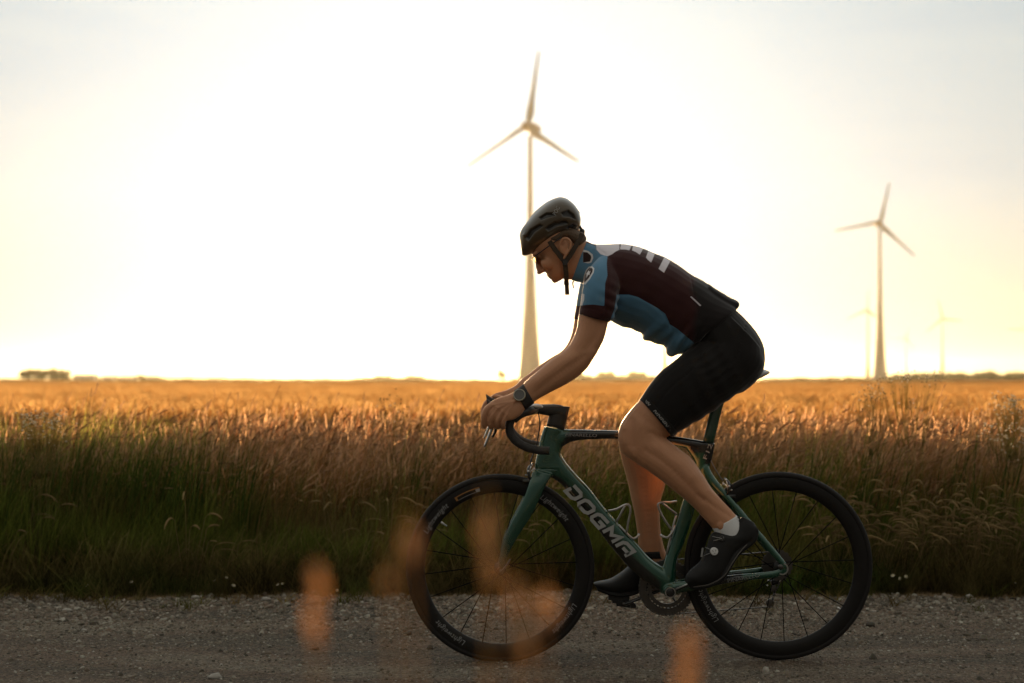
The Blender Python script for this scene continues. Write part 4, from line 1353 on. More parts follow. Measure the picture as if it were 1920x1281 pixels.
# head
rows = []
for u, f, b, hw in ((57, 6, -10, .018), (52, 24, -30, .046), (42, 38, -42, .063), (25, 48, -49, .073), (9, 50.5, -50, .075), (1, 49, -49, .073), (-6, 47.5, -47, .071), (-14, 48.5, -44, .069), (-25, 50, -37, .066),
                    (-35, 50.5, -24, .060), (-45, 50, -8, .053), (-53, 48.5, 6, .042), (-59, 42, 15, .027), (-61, 34, 22, .012)):
    rows.append((*H(f, u), *H(b, u), hw, 0))
body.loft(rows, 28, 4, 2.25)
body.tube([H3(47, 4), H3(50.5, -6), H3(54, -14), H3(55.5, -22), H3(51, -28)], [.007, .0100, .0132, .0155, .010], 12, 4, flat=.75)
body.ell(H3(59.5, -25), (.0098, .0098, .0082), rot=Mh)
for s in (-1, 1):
    body.ell(H3(54, -26, s * .011), (.010, .007, .007), rot=Mh)
    body.ell(H3(46, 7, s * .030), (.012, .024, .007), rot=Mh)
    body.ell(H3(38, -20, s * .046), (.022, .017, .024), rot=Mh)
    body.ell(H3(44.5, -3, s * .032), (.010, .015, .009), rot=Mh)
body.ell(H3(49.5, -39), (.0065, .022, .0052), rot=Mh)
body.ell(H3(48.5, -45), (.0065, .019, .0055), rot=Mh)
body.ell(H3(44, -54), (.013, .020, .011), rot=Mh)
def ear(s):
    m = MB()
    m.tube([PX(x, y, s * w) for x, y, w in ((1053, 476, .072), (1050, 462, .080), (1054, 450, .086), (1063, 447, .090), (1070, 455, .090), (1068, 468, .086), (1061, 478, .080), (1056, 486, .074))], [.004, .0042, .0045, .005, .005, .0045, .0045, .0055], 8, 4)
    m.ell(PX(1059, 465, s * .075), (.013, .006, .024), rot=Matrix.Rotation(R(18), 3, 'Y'))
    return m
for s in (-1, 1):
    q = ear(s); body.add(q.v, q.f)
# neck and trunk under the clothes
body.loft([(1044, 508, 1082, 444, .050, 0), (1058, 522, 1094, 446, .054, 0), (1073, 525, 1101, 455, .056, 0), (1090, 528, 1114, 468, .066, 0), (1128, 570, 1150, 475, .14, 0), (1170, 600, 1200, 485, .155, 0), (1235, 628, 1270, 518, .140, 0),
           (1308, 640, 1345, 580, .125, 0), (1325, 695, 1410, 640, .13, 0), (1350, 715, 1415, 680, .10, 0)], 24, 4, 2.2)
# near arm and hand
arm = MB()
arm.loft([(1120, 500, 1158, 520, .045, -.12), (1102, 530, 1146, 548, .046, -.165), (1092, 562, 1143, 575, .045, -.178), (1085.5, 590, 1141, 600, .043, -.184), (1081, 617, 1133, 634, .041, -.188), (1073, 638, 1123, 655, .039, -.192), (1060, 655, 1112, 674, .038, -.196),
          (1040, 669, 1098, 694, .038, -.198), (1018, 687, 1070, 716, .036, -.198), (1001, 702, 1036, 734, .031, -.197), (985, 716, 1012, 747, .0265, -.197), (975, 727, 997, 757, .024, -.198), (965, 734, 986, 766, .0235, -.200),
          (952, 740, 977, 778, .020, -.210), (938, 744, 963, 787, .0165, -.219), (927, 748.5, 951, 789, .0135, -.224), (919, 756, 944, 786, .010, -.226)], 22, 4, 2.15)
fing = [[(925, 757, -.223, .0112), (912.5, 768, -.228, .0112), (907, 783, -.226, .0104), (907.5, 797, -.214, .0094), (909, 800, -.204, .0080)],
        [(932, 763, -.227, .0112), (923, 777, -.233, .0112), (919.5, 790, -.229, .0104), (920.5, 800, -.214, .0094), (922, 801, -.204, .0080)],
        [(940, 770, -.227, .0110), (933.5, 783, -.233, .0108), (931, 793, -.229, .0100), (932, 801, -.214, .0090), (934, 801, -.203, .0078)],
        [(949, 776, -.225, .0105), (944.5, 787, -.229, .0100), (942.5, 796, -.225, .0092), (943, 802, -.211, .0084), (945, 802, -.202, .0072)]]
for fg in fing:
    arm.tube([PX(x, y, d) for x, y, d, r in fg], [r for *_, r in fg], 12, 5)
    x, y, d, r = fg[-1]
    arm.ell(PX(x, y, d), (r, r, r))
    x, y, d, r = fg[1]
    arm.ell(PX(x, y, d), (r * 1.03, r * 1.03, r * 1.03))
arm.tube([PX(970, 764, -.190), PX(955, 760, -.172), PX(941, 755, -.166), PX(930, 752, -.168)], [.014, .0125, .0105, .0085], 12, 4)
arm.ell(PX(930, 752, -.168), (.0085, .0085, .0085))
body.add(arm.v, arm.f)
far = mirror(arm)
zt = PX(1060, 690).x
far.v = [(x - .010 * min(1, max(0, (zt - x) / .16)), y, z + .012 * min(1, max(0, (zt - x) / .16))) for x, y, z in far.v]
body.add(far.v, far.f)
# near leg
body.loft([(1352, 610, 1415, 685, .070, -.07), (1292, 672, 1382, 726, .080, -.085), (1242, 700, 1322, 774, .074, -.090), (1210, 738, 1268, 808, .062, -.092), (1198, 752, 1256, 816, .060, -.092), (1180, 772, 1252, 819, .058, -.093), (1164, 796, 1248, 820, .056, -.094),
           (1159, 822, 1250, 823, .055, -.095), (1165, 847, 1259, 830, .054, -.097), (1186, 864, 1275, 843, .053, -.100), (1218, 885, 1296, 859, .054, -.103), (1250, 909, 1316, 887, .052, -.106), (1278, 932, 1334, 915, .046, -.108),
           (1303, 954, 1350, 934, .038, -.110), (1323, 976, 1366, 951, .033, -.112), (1337, 992, 1381, 968, .0315, -.114), (1347, 1008, 1392, 986, .031, -.116), (1340, 1030, 1392, 1015, .031, -.120), (1325, 1055, 1362, 1052, .034, -.123), (1305, 1072, 1335, 1084, .036, -.125), (1294, 1084, 1310, 1094, .025, -.125)], 24, 4, 2.1)
for x, y, r in ((1168, 806, .026), (1176, 835, .020)):
    body.ell(PX(x + 8, y, -.100), (r, .034, r * 1.15))
body.ell(PX(1352, 985, -.141), (.014, .006, .016))
# far leg
body.loft([(1352, 612, 1412, 685, .070, .07), (1292, 676, 1378, 726, .080, .085), (1246, 705, 1320, 772, .074, .090), (1210, 742, 1265, 806, .062, .092), (1188, 768, 1250, 818, .058, .093), (1168, 795, 1243, 826, .056, .094), (1160, 820, 1241, 838, .055, .095),
           (1162, 845, 1243, 853, .054, .096), (1167, 868, 1247, 872, .054, .098), (1173, 890, 1249, 894, .054, .100), (1179, 912, 1246, 915, .050, .102), (1184, 938, 1239, 938, .044, .104), (1190, 965, 1237, 963, .037, .107), (1195, 1000, 1239, 998, .032, .110),
           (1197, 1028, 1245, 1026, .032, .114), (1196, 1048, 1252, 1052, .034, .118), (1180, 1066, 1232, 1086, .034, .122), (1155, 1088, 1185, 1106, .036, .124), (1130, 1094, 1142, 1105, .028, .125)], 24, 4, 2.1)
bme = remeshed(body, .0031, 3, .5, 'body')
# muscle, bone and tendon under the skin: (path in photo pixels, width px, height m, side)
n = len(bme.vertices)
co = np.zeros(n * 3); bme.vertices.foreach_get('co', co); co = co.reshape(-1, 3)
no = np.zeros(n * 3); bme.vertices.foreach_get('normal', no); no = no.reshape(-1, 3)
qx = co[:, 0] / co[:, 1] * FPX + 960; qy = HZY - (co[:, 2] - CAMZ) / co[:, 1] * FPX
near = co[:, 1] < D0 - .02
face_on = np.clip(np.abs(no[:, 1]) * 1.4, 0, 1)
def stroke(path, w, h, side=True):
    Q = smoothpath(path, 6); d = np.full(n, 1e9)
    for p in Q: d = np.minimum(d, np.hypot(qx - p[0], qy - p[1]))
    co[:] += no * (h * np.exp(-(d / w) ** 2) * face_on * (near if side else ~near))[:, None]
stroke([(1212, 846), (1245, 868), (1285, 905), (1318, 938)], 7, -.0035)
stroke([(1236, 838), (1268, 862), (1296, 892)], 12, .0045)
stroke([(1190, 858), (1235, 893), (1290, 938), (1330, 978)], 6, .0022)
stroke([(1310, 930), (1340, 950), (1368, 968)], 5, -.0025)
stroke([(1330, 920), (1352, 938), (1376, 958)], 4, .002)
stroke([(1168, 798), (1166, 815), (1172, 830)], 9, .0045)
stroke([(1184, 788), (1186, 810), (1188, 836)], 6, -.003)
stroke([(1180, 842), (1186, 852)], 6, .003)
stroke([(1195, 775), (1215, 790), (1236, 806), (1252, 814)], 8, -.0025)
stroke([(1190, 762), (1180, 780)], 9, .003)
stroke([(1222, 812), (1245, 828), (1262, 838)], 5, -.0028)
stroke([(1128, 606), (1116, 632), (1098, 655)], 7, -.0028)
stroke([(1106, 598), (1098, 622), (1082, 645)], 12, .003)
stroke([(1096, 668), (1064, 690), (1028, 716), (1004, 736)], 6, -.0025)
stroke([(1076, 668), (1042, 690), (1010, 715)], 9, .0028)
stroke([(1108, 672), (1112, 662)], 6, .004)
for tip in ((926, 760), (934, 765), (942, 772), (950, 778)):
    stroke([(966, 752), ((966 + tip[0]) / 2, (750 + tip[1]) / 2), tip], 2.2, .0014)
    stroke([tip, (tip[0] - 3, tip[1] + 2)], 3.6, .0022)
for a_, b_ in (((929, 766), (916, 782)), ((937, 772), (926, 790)), ((945, 779), (937, 794))):
    stroke([a_, b_, (b_[0] + 2, b_[1] + 12)], 1.7, -.0045)
stroke([(1240, 905), (1236, 930), (1226, 960)], 8, -.002, False)
stroke([(1205, 900), (1212, 950), (1220, 1010)], 6, -.0018, False)
for s_ in (True, False):
    stroke([(1029, 519), (1036, 521.5)], 1.5, -.0024, s_)
bme.vertices.foreach_set('co', co.ravel()); bme.update()
link_mesh('body', bme, M_skin, rider)

# hair below the helmet
hr = MB()
hr.loft([(1026, 445, 1032, 460, .0745, 0), (1040, 436, 1045, 463, .0785, 0), (1056, 430, 1060, 452, .0795, 0), (1072, 426, 1077, 466, .0765, 0), (1084, 434, 1089, 464, .066, 0), (1092, 436, 1097, 454, .048, 0), (1097, 442, 1100, 449, .02, 0)], 22, 4, 2.3)
link_mesh('hair', remeshed(hr, .004, 2, .5, 'hair'), M_hair, rider)

# jersey
J = MB()
J.loft([(1100, 451, 1071, 525.5, .061, 0), (1104, 454, 1080, 528, .062, 0), (1112, 458.5, 1092, 531, .074, 0), (1125, 460, 1108, 552, .120, 0), (1145, 458.5, 1128, 585, .160, 0), (1170, 459, 1146, 603, .176, 0), (1195, 464, 1172, 614, .180, 0), (1224, 475, 1197, 622, .176, 0),
        (1255, 488.5, 1214, 640, .168, 0), (1298, 517, 1240, 647, .162, 0), (1322, 531, 1257, 667, .160, 0), (1340, 545, 1272, 666, .160, 0), (1357, 557, 1290, 655, .158, 0), (1375, 571, 1303, 642, .155, 0), (1378, 576, 1310, 638, .150, 0)], 30, 5, 2.3)
slv = MB()
slv.loft([(1130, 478, 1172, 520, .055, -.10), (1110, 496, 1166, 535, .062, -.140), (1097, 520, 1160, 558, .064, -.168), (1092, 543, 1156, 578, .061, -.180), (1089, 566, 1152, 594, .057, -.185), (1085, 586, 1145, 604, .0535, -.187), (1084, 590, 1143, 606, .052, -.187)], 24, 5, 2.2)
for q in (slv, mirror(slv)):
    J.add(q.v, q.f)
# full back pockets
J.loft([(1326, 533, 1318, 560, .10, 0), (1336, 540, 1330, 575, .105, 0), (1360, 555.5, 1352, 590, .105, 0), (1379, 565, 1368, 588, .098, 0), (1382, 572, 1374, 584, .085, 0)], 20, 4, 2.6)
J.loft([(1262, 640, 1244, 650, .09, 0), (1280, 640, 1257, 669, .10, 0), (1292, 636, 1272, 667, .10, 0), (1304, 634, 1286, 658, .09, 0)], 18, 4)
# folds
rj = np.random.default_rng(5)
jme = remeshed(J, .0036, 4, .5, 'jersey')
n = len(jme.vertices)
co = np.zeros(n * 3); jme.vertices.foreach_get('co', co); co = co.reshape(-1, 3)
no = np.zeros(n * 3); jme.vertices.foreach_get('normal', no); no = no.reshape(-1, 3)
qx = co[:, 0] / co[:, 1] * FPX + 960; qy = HZY - (co[:, 2] - CAMZ) / co[:, 1] * FPX
w = np.clip((qy - 590) / 40, 0, 1) * np.clip((qx - 1150) / 40, 0, 1)
fold = .0035 * w * np.sin((qx * .8 + qy * .55) * .23 + np.sin(qy * .06) * 1.5)
w2 = np.exp(-((qx - 1150) / 22) ** 2 - ((qy - 575) / 40) ** 2)
fold += .003 * w2 * np.sin((qx * .45 - qy) * .30)
w3 = np.exp(-((qx - 1290) / 30) ** 2 - ((qy - 640) / 25) ** 2)
fold += .004 * w3 * np.sin((qx * .9 + qy * .5) * .42)
fold += .0012 * np.sin(qx * .11 + qy * .05) * np.sin(qy * .09 - qx * .03)
co += no * fold[:, None]
def seam(co, no, qx, qy, path, w, h, closed=False):
    Q = smoothpath(path, 10); d = np.full(len(qx), 1e9)
    for p in Q: d = np.minimum(d, np.hypot(qx - p[0], qy - p[1]))
    co += no * (h * np.exp(-(d / w) ** 2) * np.clip(np.abs(no[:, 1]) * 1.5, 0, 1))[:, None]
for pth in ([(1118, 464), (1136, 480), (1140, 520), (1138, 560), (1134, 592)], [(1160, 545), (1156, 575), (1150, 600)], [(1158, 553), (1195, 556), (1233, 578), (1250, 600), (1262, 618), (1300, 642)],
            [(1296, 520), (1302, 552), (1312, 600)], [(1085, 578), (1110, 579), (1146, 592)]):
    seam(co, no, qx, qy, pth, 1.7, -.0022)
jme.vertices.foreach_set('co', co.ravel()); jme.update()
def zp(pts, s=4.574, ox=1080, oy=440):
    return [(ox + x / s, oy + y / s) for x, y in pts]
blue = [zp([(60, 60), (165, 97), (178, 130), (210, 168), (270, 185), (264, 250), (270, 350), (250, 420), (243, 612), (150, 600), (90, 602), (20, 612), (-40, 600), (-60, 60)]),
        zp([(350, 515), (450, 513), (530, 535), (600, 575), (700, 630), (765, 680), (785, 720), (805, 770), (870, 810), (930, 860), (1015, 930), (960, 1000), (930, 1080), (700, 1080), (200, 860), (290, 740), (330, 640)])]
white = [zp([(165, 60), (370, 60), (372, 130), (340, 145), (310, 168), (270, 186), (210, 168), (178, 132)]),
         zp([(392, 60), (482, 80), (458, 135), (425, 128), (378, 127)]), zp([(495, 80), (582, 110), (548, 172), (515, 150), (480, 135)]),
         zp([(625, 130), (680, 155), (645, 240), (615, 215), (600, 195)]), zp([(765, 180), (815, 215), (755, 327), (708, 293)]),
         zp([(978, 532), (990, 530), (1074, 606), (1066, 616)])]
wring = [zp([(60, 128), (105, 140), (143, 170), (148, 200), (132, 240), (105, 246), (60, 238)]),
         zp([(110, 275), (140, 272), (157, 290), (152, 325), (120, 380), (78, 430), (60, 420), (66, 360), (85, 305)]), zp([(48, 505), (72, 510), (70, 560), (52, 610), (38, 605)])]
dark = [zp([(60, 148), (98, 152), (128, 180), (132, 200), (120, 232), (60, 240)]),
        zp([(114, 285), (134, 284), (144, 298), (140, 322), (110, 372), (74, 412), (68, 400), (76, 355), (95, 308)])]
star = [zp([(104, 305), (114, 318), (126, 312), (116, 332), (118, 350), (106, 342), (88, 372), (92, 340), (84, 330), (98, 325)])]
black = [zp([(1040, 340), (1500, 340), (1500, 900), (1060, 960), (1010, 930), (1010, 760), (1045, 620), (985, 470)])]
mx = lambda L: (lambda x, y, co: np.maximum.reduce([polysd(p)(x, y) for p in L]))
front_ = lambda L: (lambda x, y, co: np.where(co[:, 1] < D0, np.maximum.reduce([polysd(p)(x, y) for p in L]), -5))
masked(jme, {'blk': mx(black), 'blu': mx(blue), 'wht': mx(white), 'ring': front_(wring), 'drk': front_(dark), 'star': front_(star)})
add_mask(M_jersey, 'blk', (.013, .010, .010), 7)
add_mask(M_jersey, 'blu', (.090, .205, .315), .6)
add_mask(M_jersey, 'wht', (.60, .56, .60), .6)
add_mask(M_jersey, 'ring', (.62, .60, .60), .6)
add_mask(M_jersey, 'drk', (.030, .014, .012), .6)
add_mask(M_jersey, 'star', (.62, .60, .60), .5)
jersey = link_mesh('jersey', jme, M_jersey, rider)
mb = MB()
mb.tube([PX(1076, 527, -.02), PX(1074, 531, -.022), PX(1076, 541, -.022)], [.0022, .0026, .0016], 6, 3)
mb.build('zip_pull', M_dark, jersey)

# shorts
S = MB()
S.loft([(1296, 648, 1358, 566, .148, 0), (1300, 662, 1384, 588, .158, 0), (1305, 688, 1412, 618, .166, 0), (1315, 715, 1428, 646, .166, 0), (1335, 735, 1432, 672, .15, 0), (1362, 742, 1428, 696, .12, 0), (1385, 738, 1416, 712, .08, 0)], 28, 4, 2.3)
th = MB()
th.loft([(1350, 580, 1428, 660, .085, -.070), (1318, 628, 1431, 690, .092, -.078), (1281, 662, 1406, 721, .092, -.085), (1257, 682, 1372, 746, .088, -.090), (1238, 697, 1330, 776, .083, -.092), (1218, 721, 1292, 799, .075, -.093), (1207, 738, 1270, 812, .068, -.093), (1200, 748, 1260.5, 819.5, .0655, -.093)], 26, 4, 2.15)
tf = MB()
tf.loft([(1350, 582, 1425, 665, .085, .070), (1320, 630, 1425, 695, .092, .078), (1285, 665, 1395, 722, .092, .085), (1258, 688, 1362, 746, .088, .090), (1242, 703, 1325, 774, .083, .092), (1222, 726, 1288, 796, .075, .093), (1206, 746, 1262, 811, .066, .093)], 26, 4, 2.15)
for q in (th, tf):
    S.add(q.v, q.f)
sme = remeshed(S, .004, 4, .5, 'shorts')
n = len(sme.vertices)
co = np.zeros(n * 3); sme.vertices.foreach_get('co', co); co = co.reshape(-1, 3)
no = np.zeros(n * 3); sme.vertices.foreach_get('normal', no); no = no.reshape(-1, 3)
qx = co[:, 0] / co[:, 1] * FPX + 960; qy = HZY - (co[:, 2] - CAMZ) / co[:, 1] * FPX
a_ = (qx - 1300) * .77 - (qy - 680) * .64
co += no * (.002 * np.exp(-((qx - 1330) / 50) ** 2) * np.sin(a_ * .22 + qy * .05))[:, None]
for pth in ([(1400, 600), (1385, 660), (1345, 715), (1290, 770), (1262, 806)], [(1330, 640), (1300, 690), (1255, 730), (1226, 770)]):
    seam(co, no, qx, qy, pth, 1.8, -.0028)
for k_ in range(7):
    cx_, cy_ = 1300 + 9 * k_, 655 + 13 * k_
    seam(co, no, qx, qy, [(cx_ - 14, cy_ + 8), (cx_ + 10, cy_ - 3), (cx_ + 34, cy_ - 20)], 4, .0020)
sme.vertices.foreach_set('co', co.ravel())
shorts = link_mesh('shorts', sme, M_shorts, rider)
bd = MB()
bd.loft([(1207, 739.5, 1270, 812, .0690, -.093), (1203, 745, 1265, 817, .0685, -.093), (1199, 749, 1260, 820.5, .0668, -.093)], 30, 3, 2.15)
band_ = bd.build('hem_band', M_shorts, shorts)
bd = MB()
bd.loft([(1214, 737, 1270, 804, .0675, .093), (1206, 746, 1262, 811.5, .0668, .093)], 30, 3, 2.15)
bd.build('hem_band', M_shorts, shorts)
# marks woven into the band
mb = MB(); rm = np.random.default_rng(3)
M_mark = mat('band_marks', (.30, .29, .28), .8)
for i, t in enumerate(np.r_[np.linspace(.10, .20, 5), np.linspace(.36, .95, 17)]):
    cxm, cym = 1205.5 + 61 * t, 745 + 70.5 * t
    depth = -.093 - .0700 * math.sqrt(max(0, 1 - (2 * t - 1) ** 2)) - .0015
    L = rm.uniform(.008, .013); a = R(48 + (18 if i % 3 else -30))
    p = PX(cxm, cym, depth)
    mb.box(p, (L, .0010, .0030), Matrix.Rotation(a + R(90), 3, 'Y'))
mb.build('woven_marks', M_mark, band_, smooth=False)

# socks and shoes
mb = MB(); mb.loft([(1335.5, 990, 1381, 966, .0330, -.113), (1341, 1000, 1387, 976, .0340, -.115), (1347, 1009, 1394, 986, .0345, -.117), (1346, 1022, 1398, 1003, .034, -.119)], 24, 4)
mb.build('sock', M_sock, rider)
mb = MB(); mb.tube([PX(1383, 971, -.130), PX(1386, 969, -.127), PX(1387, 974, -.128), PX(1385, 978, -.131)], .0016, 6, 3)
mb.build('sock_mark', M_dark, bpy.data.objects['sock'])
mb = MB(); mb.loft([(1196, 1034, 1246, 1032, .0345, .115), (1196, 1046, 1251, 1046, .0355, .117)], 24, 3)
mb.build('sock', M_shoe, rider)
def shoe(rows, sole, name='shoe'):
    s = MB(); s.loft(rows, 26, 4, 2.35)
    s.loft(sole, 22, 4, 3.0)
    return link_mesh(name, remeshed(s, .0028, 3, .5, name), M_shoe, rider)
nsh = shoe([(1391, 968, 1414, 980, .024, -.118), (1384, 978, 1421, 996, .031, -.119), (1366, 999, 1416, 1012, .036, -.120), (1341, 997, 1398, 1027, .0375, -.121), (1331, 1006, 1382, 1040, .040, -.122), (1324, 1028, 1369, 1058, .044, -.124), (1313, 1052, 1361, 1078, .047, -.125),
            (1298, 1066, 1346, 1092, .046, -.126), (1288, 1077, 1320, 1099, .040, -.126), (1283, 1089, 1295, 1102, .022, -.126)],
           [(1414, 984, 1422, 995, .026, -.119), (1400, 1012, 1416, 1016, .030, -.120), (1376, 1032, 1386, 1040, .033, -.122), (1360, 1060, 1370, 1064, .042, -.124), (1340, 1084, 1352, 1090, .044, -.125), (1312, 1096, 1322, 1102, .038, -.126), (1290, 1100, 1298, 1104, .022, -.126)])
def dial(px, py, d, r, m1, m2, parent, tilt=-12):
    c = PX(px, py, d)
    MB().lathe(c, [(r * .85, -.006), (r, -.004), (r, .006)], 24).build('dial', m1, parent, auto=30)
    mb = MB()
    for a in (40, 160, 280):
        mb.box(c + Vector((r * .45 * math.cos(R(a)), -.0066, r * .45 * math.sin(R(a)))), (r * .5, .0012, r * .16), Matrix.Rotation(R(a + 60), 3, 'Y'))
    mb.build('dial_mark', m2, parent, smooth=False)
mb = MB()
for (x0, y0), (x1, y1) in (((1339, 1034), (1322, 1026)), ((1339, 1034), (1320, 1042)), ((1354, 1010), (1336, 1006)), ((1354, 1010), (1338, 1014))):
    mb.tube([PX(x0, y0, -.168), PX((x0 + x1) / 2, (y0 + y1) / 2, -.166), PX(x1, y1, -.156)], .0012, 5, 3)
mb.build('lace_wire', M_decal2, nsh)
mb = MB(); mb.tube([PX(1418, 1004, -.142), PX(1392, 1030, -.152), PX(1373, 1056, -.164), PX(1358, 1080, -.168), PX(1330, 1096, -.166), PX(1300, 1101, -.156)], .0022, 6, 4)
mb.build('sole_edge', M_dsteel, nsh)
dial(1339, 1034, -.170, .0135, M_white, M_decal2, nsh)
dial(1354, 1010, -.160, .0095, M_dark, M_decal2, nsh)
MB().box(PX(1316.5, 1036, -.150), (.006, .004, .032), Matrix.Rotation(R(8), 3, 'Y')).build('tongue_tab', M_decal2, nsh, smooth=False)
fsh = shoe([(1112, 1093, 1116, 1100, .018, .126), (1122, 1090, 1128, 1107, .034, .126), (1145, 1085, 1152, 1113, .045, .125), (1170, 1069, 1180, 1113, .045, .124), (1190, 1050, 1206, 1106, .041, .122), (1212, 1042, 1232, 1096, .037, .120), (1234, 1038, 1252, 1082, .033, .119), (1246, 1040, 1258, 1064, .024, .119)],
           [(1118, 1100, 1121, 1108, .028, .126), (1150, 1108, 1152, 1118, .043, .125), (1180, 1108, 1183, 1116, .040, .124), (1206, 1100, 1212, 1106, .032, .122), (1244, 1082, 1252, 1090, .030, .120)])
MB().box(PX(1160, 1119, .124), (.075, .05, .022), Matrix.Rotation(R(3), 3, 'Y')).build('cleat', M_sole, fsh, smooth=False)

# helmet
He = MB()
He.loft([(974, 441, 979, 479.5, .026, 0), (977.5, 431, 989, 479, .052, 0), (987, 418, 1004, 474, .077, 0), (1006, 396.5, 1024, 465, .092, 0), (1026, 380.5, 1042, 453, .098, 0), (1043, 372.3, 1058, 446, .096, 0), (1057, 372.5, 1071, 443, .088, 0), (1071, 380, 1080, 438, .075, 0),
         (1081, 392, 1086, 430, .057, 0), (1088, 406, 1088.5, 421, .028, 0)], 34, 5, 2.35)
# ridges over the shell
for w in (-.052, -.026, 0, .026, .052):
    k = 1 - abs(w) * 3.0
    He.tube([PX(983, 434 + abs(w) * 200, w), PX(1004, 403 + abs(w) * 260, w), PX(1030, 382 + abs(w) * 230, w), PX(1052, 374.5 + abs(w) * 230, w), PX(1070, 384 + abs(w) * 230, w * .9), PX(1084, 402 + abs(w) * 150, w * .7)], .010, 10, 5)
hme = remeshed(He, .0030, 3, .5, 'helmet')
n = len(hme.vertices)
co = np.zeros(n * 3); hme.vertices.foreach_get('co', co); co = co.reshape(-1, 3)
no = np.zeros(n * 3); hme.vertices.foreach_get('normal', no); no = no.reshape(-1, 3)
vents = [[(1010, 408), (1024, 399), (1040, 399), (1043, 404), (1028, 408), (1014, 413)], [(984, 446), (994, 430), (1012, 420), (1018, 424), (1002, 436), (990, 452)],
         [(1022, 428), (1040, 416), (1062, 414), (1066, 420), (1044, 425), (1028, 434)], [(1052, 399), (1066, 394), (1076, 402), (1080, 412), (1068, 407), (1056, 406)], [(1060, 428), (1074, 420), (1082, 424), (1072, 434)]]
qx = co[:, 0] / co[:, 1] * FPX + 960; qy = HZY - (co[:, 2] - CAMZ) / co[:, 1] * FPX
sdv = np.maximum.reduce([polysd(p)(qx, qy) for p in vents])
co -= no * (.008 * np.clip((sdv + .6) / 2.2, 0, 1))[:, None]
hme.vertices.foreach_set('co', co.ravel())
masked(hme, {'vent': lambda x, y, co: sdv})
add_mask(M_helmet, 'vent', (.010, .008, .006), 1.0)
helmet = link_mesh('helmet', hme, M_helmet, rider)
text_on('POC', 1042.5, 404, -62, 16, .020, -.108, M_decal, helmet)
mb = MB(); mb.ell(PX(1091, 435, 0), (.011, .018, .013)); mb.tube([PX(1086, 424, -.03), PX(1090, 430, -.015), PX(1091, 436, 0)], .005, 8, 3)
mb.build('fit_dial', M_dark, helmet)
def strap(pts, name='strap', r=.0085):
    mb = MB(); mb.tube([PX(*p) for p in pts], r, 8, 5, flat=.35)
    mb2 = MB(); P_ = [PX(*p) for p in pts]
    Q = smoothpath([tuple(p) for p in P_], 5)
    T = np.gradient(Q, axis=0); T /= np.linalg.norm(T, axis=1)[:, None]
    vs = []
    for q, t in zip(Q, T):
        s = np.array((-t[2], 0, t[0])); s /= max(np.linalg.norm(s), 1e-6)
        for a, b in ((-1, -1), (1, -1), (1, 1), (-1, 1)):
            vs.append(tuple(q + s * r * a + np.array((0, .0012 * b, 0))))
    fs = []
    for i in range(len(Q) - 1):
        for k in range(4):
            fs.append((4 * i + k, 4 * i + (k + 1) % 4, 4 * i + 4 + (k + 1) % 4, 4 * i + 4 + k))
    fs += [(0, 1, 2, 3), tuple(4 * (len(Q) - 1) + k for k in (3, 2, 1, 0))]
    mb2.add(vs, fs)
    return mb2.build(name, M_strap, helmet, smooth=False)
for s in (-1, 1):
    strap([(1030, 452, s * .088), (1040, 467, s * .083), (1050, 480, s * .080), (1059, 492, s * .074)])
    strap([(1092, 438, s * .062), (1083, 455, s * .073), (1071, 476, s * .079), (1060, 492, s * .075)])
    strap([(1059, 488, s * .077), (1061, 508, s * .070), (1062, 524, s * .050), (1062, 534, s * .020)])
strap([(1062.5, 527, -.022), (1063, 540, -.024), (1063.5, 553, -.022)], r=.0075)
mb = MB(); mb.box(PX(1060, 492, -.079), (.016, .006, .018)); mb.build('buckle', M_dark, helmet, smooth=False)

# glasses
g = MB()
pts = []
for k in range(13):
    w = -.066 + .132 * k / 12
    f = 56 - 20 * (abs(w) / .066) ** 2.2
    pts.append(H3(f, 4, w))
g.tube(pts, .0022, 6)
pts = []
for k in range(13):
    w = -.062 + .124 * k / 12
    f = 54 - 18 * (abs(w) / .062) ** 2.2
    pts.append(H3(f, -15 + (3.5 if abs(w) < .012 else 0), w))
for s in (-1, 1):
    g.tube([H3(36, 4, s * .066), H3(10, 4, s * .0765), H3(-12, 3, s * .077)], .0020, 6, 3)
gl = g.build('glasses', M_dark, rider)
vs = []
for k in range(25):
    w = -.064 + .128 * k / 24
    for u in (3.5, -5, -12):
        f = (56 if u > 0 else 55.5 if u > -8 else 52.5) - 20 * (abs(w) / .066) ** 2.2
        vs.append(H3(f + 0.5, u - (0 if abs(w) > .014 else 0) + (6 if abs(w) < .010 and u == -12 else 0), w))
m = MB(); m.add(vs, [(3 * k + j, 3 * k + j + 1, 3 * k + 4 + j, 3 * k + 3 + j) for k in range(24) for j in (0, 1)])
M_clear = bpy.data.materials.new('clear_lens'); M_clear.use_nodes = True
bs = M_clear.node_tree.nodes['Principled BSDF']; bs.inputs['Base Color'].default_value = (.9, .75, .5, 1); bs.inputs['Transmission Weight'].default_value = 1; bs.inputs['Roughness'].default_value = .05; bs.inputs['IOR'].default_value = 1.02
m.build('lens', M_clear, gl)

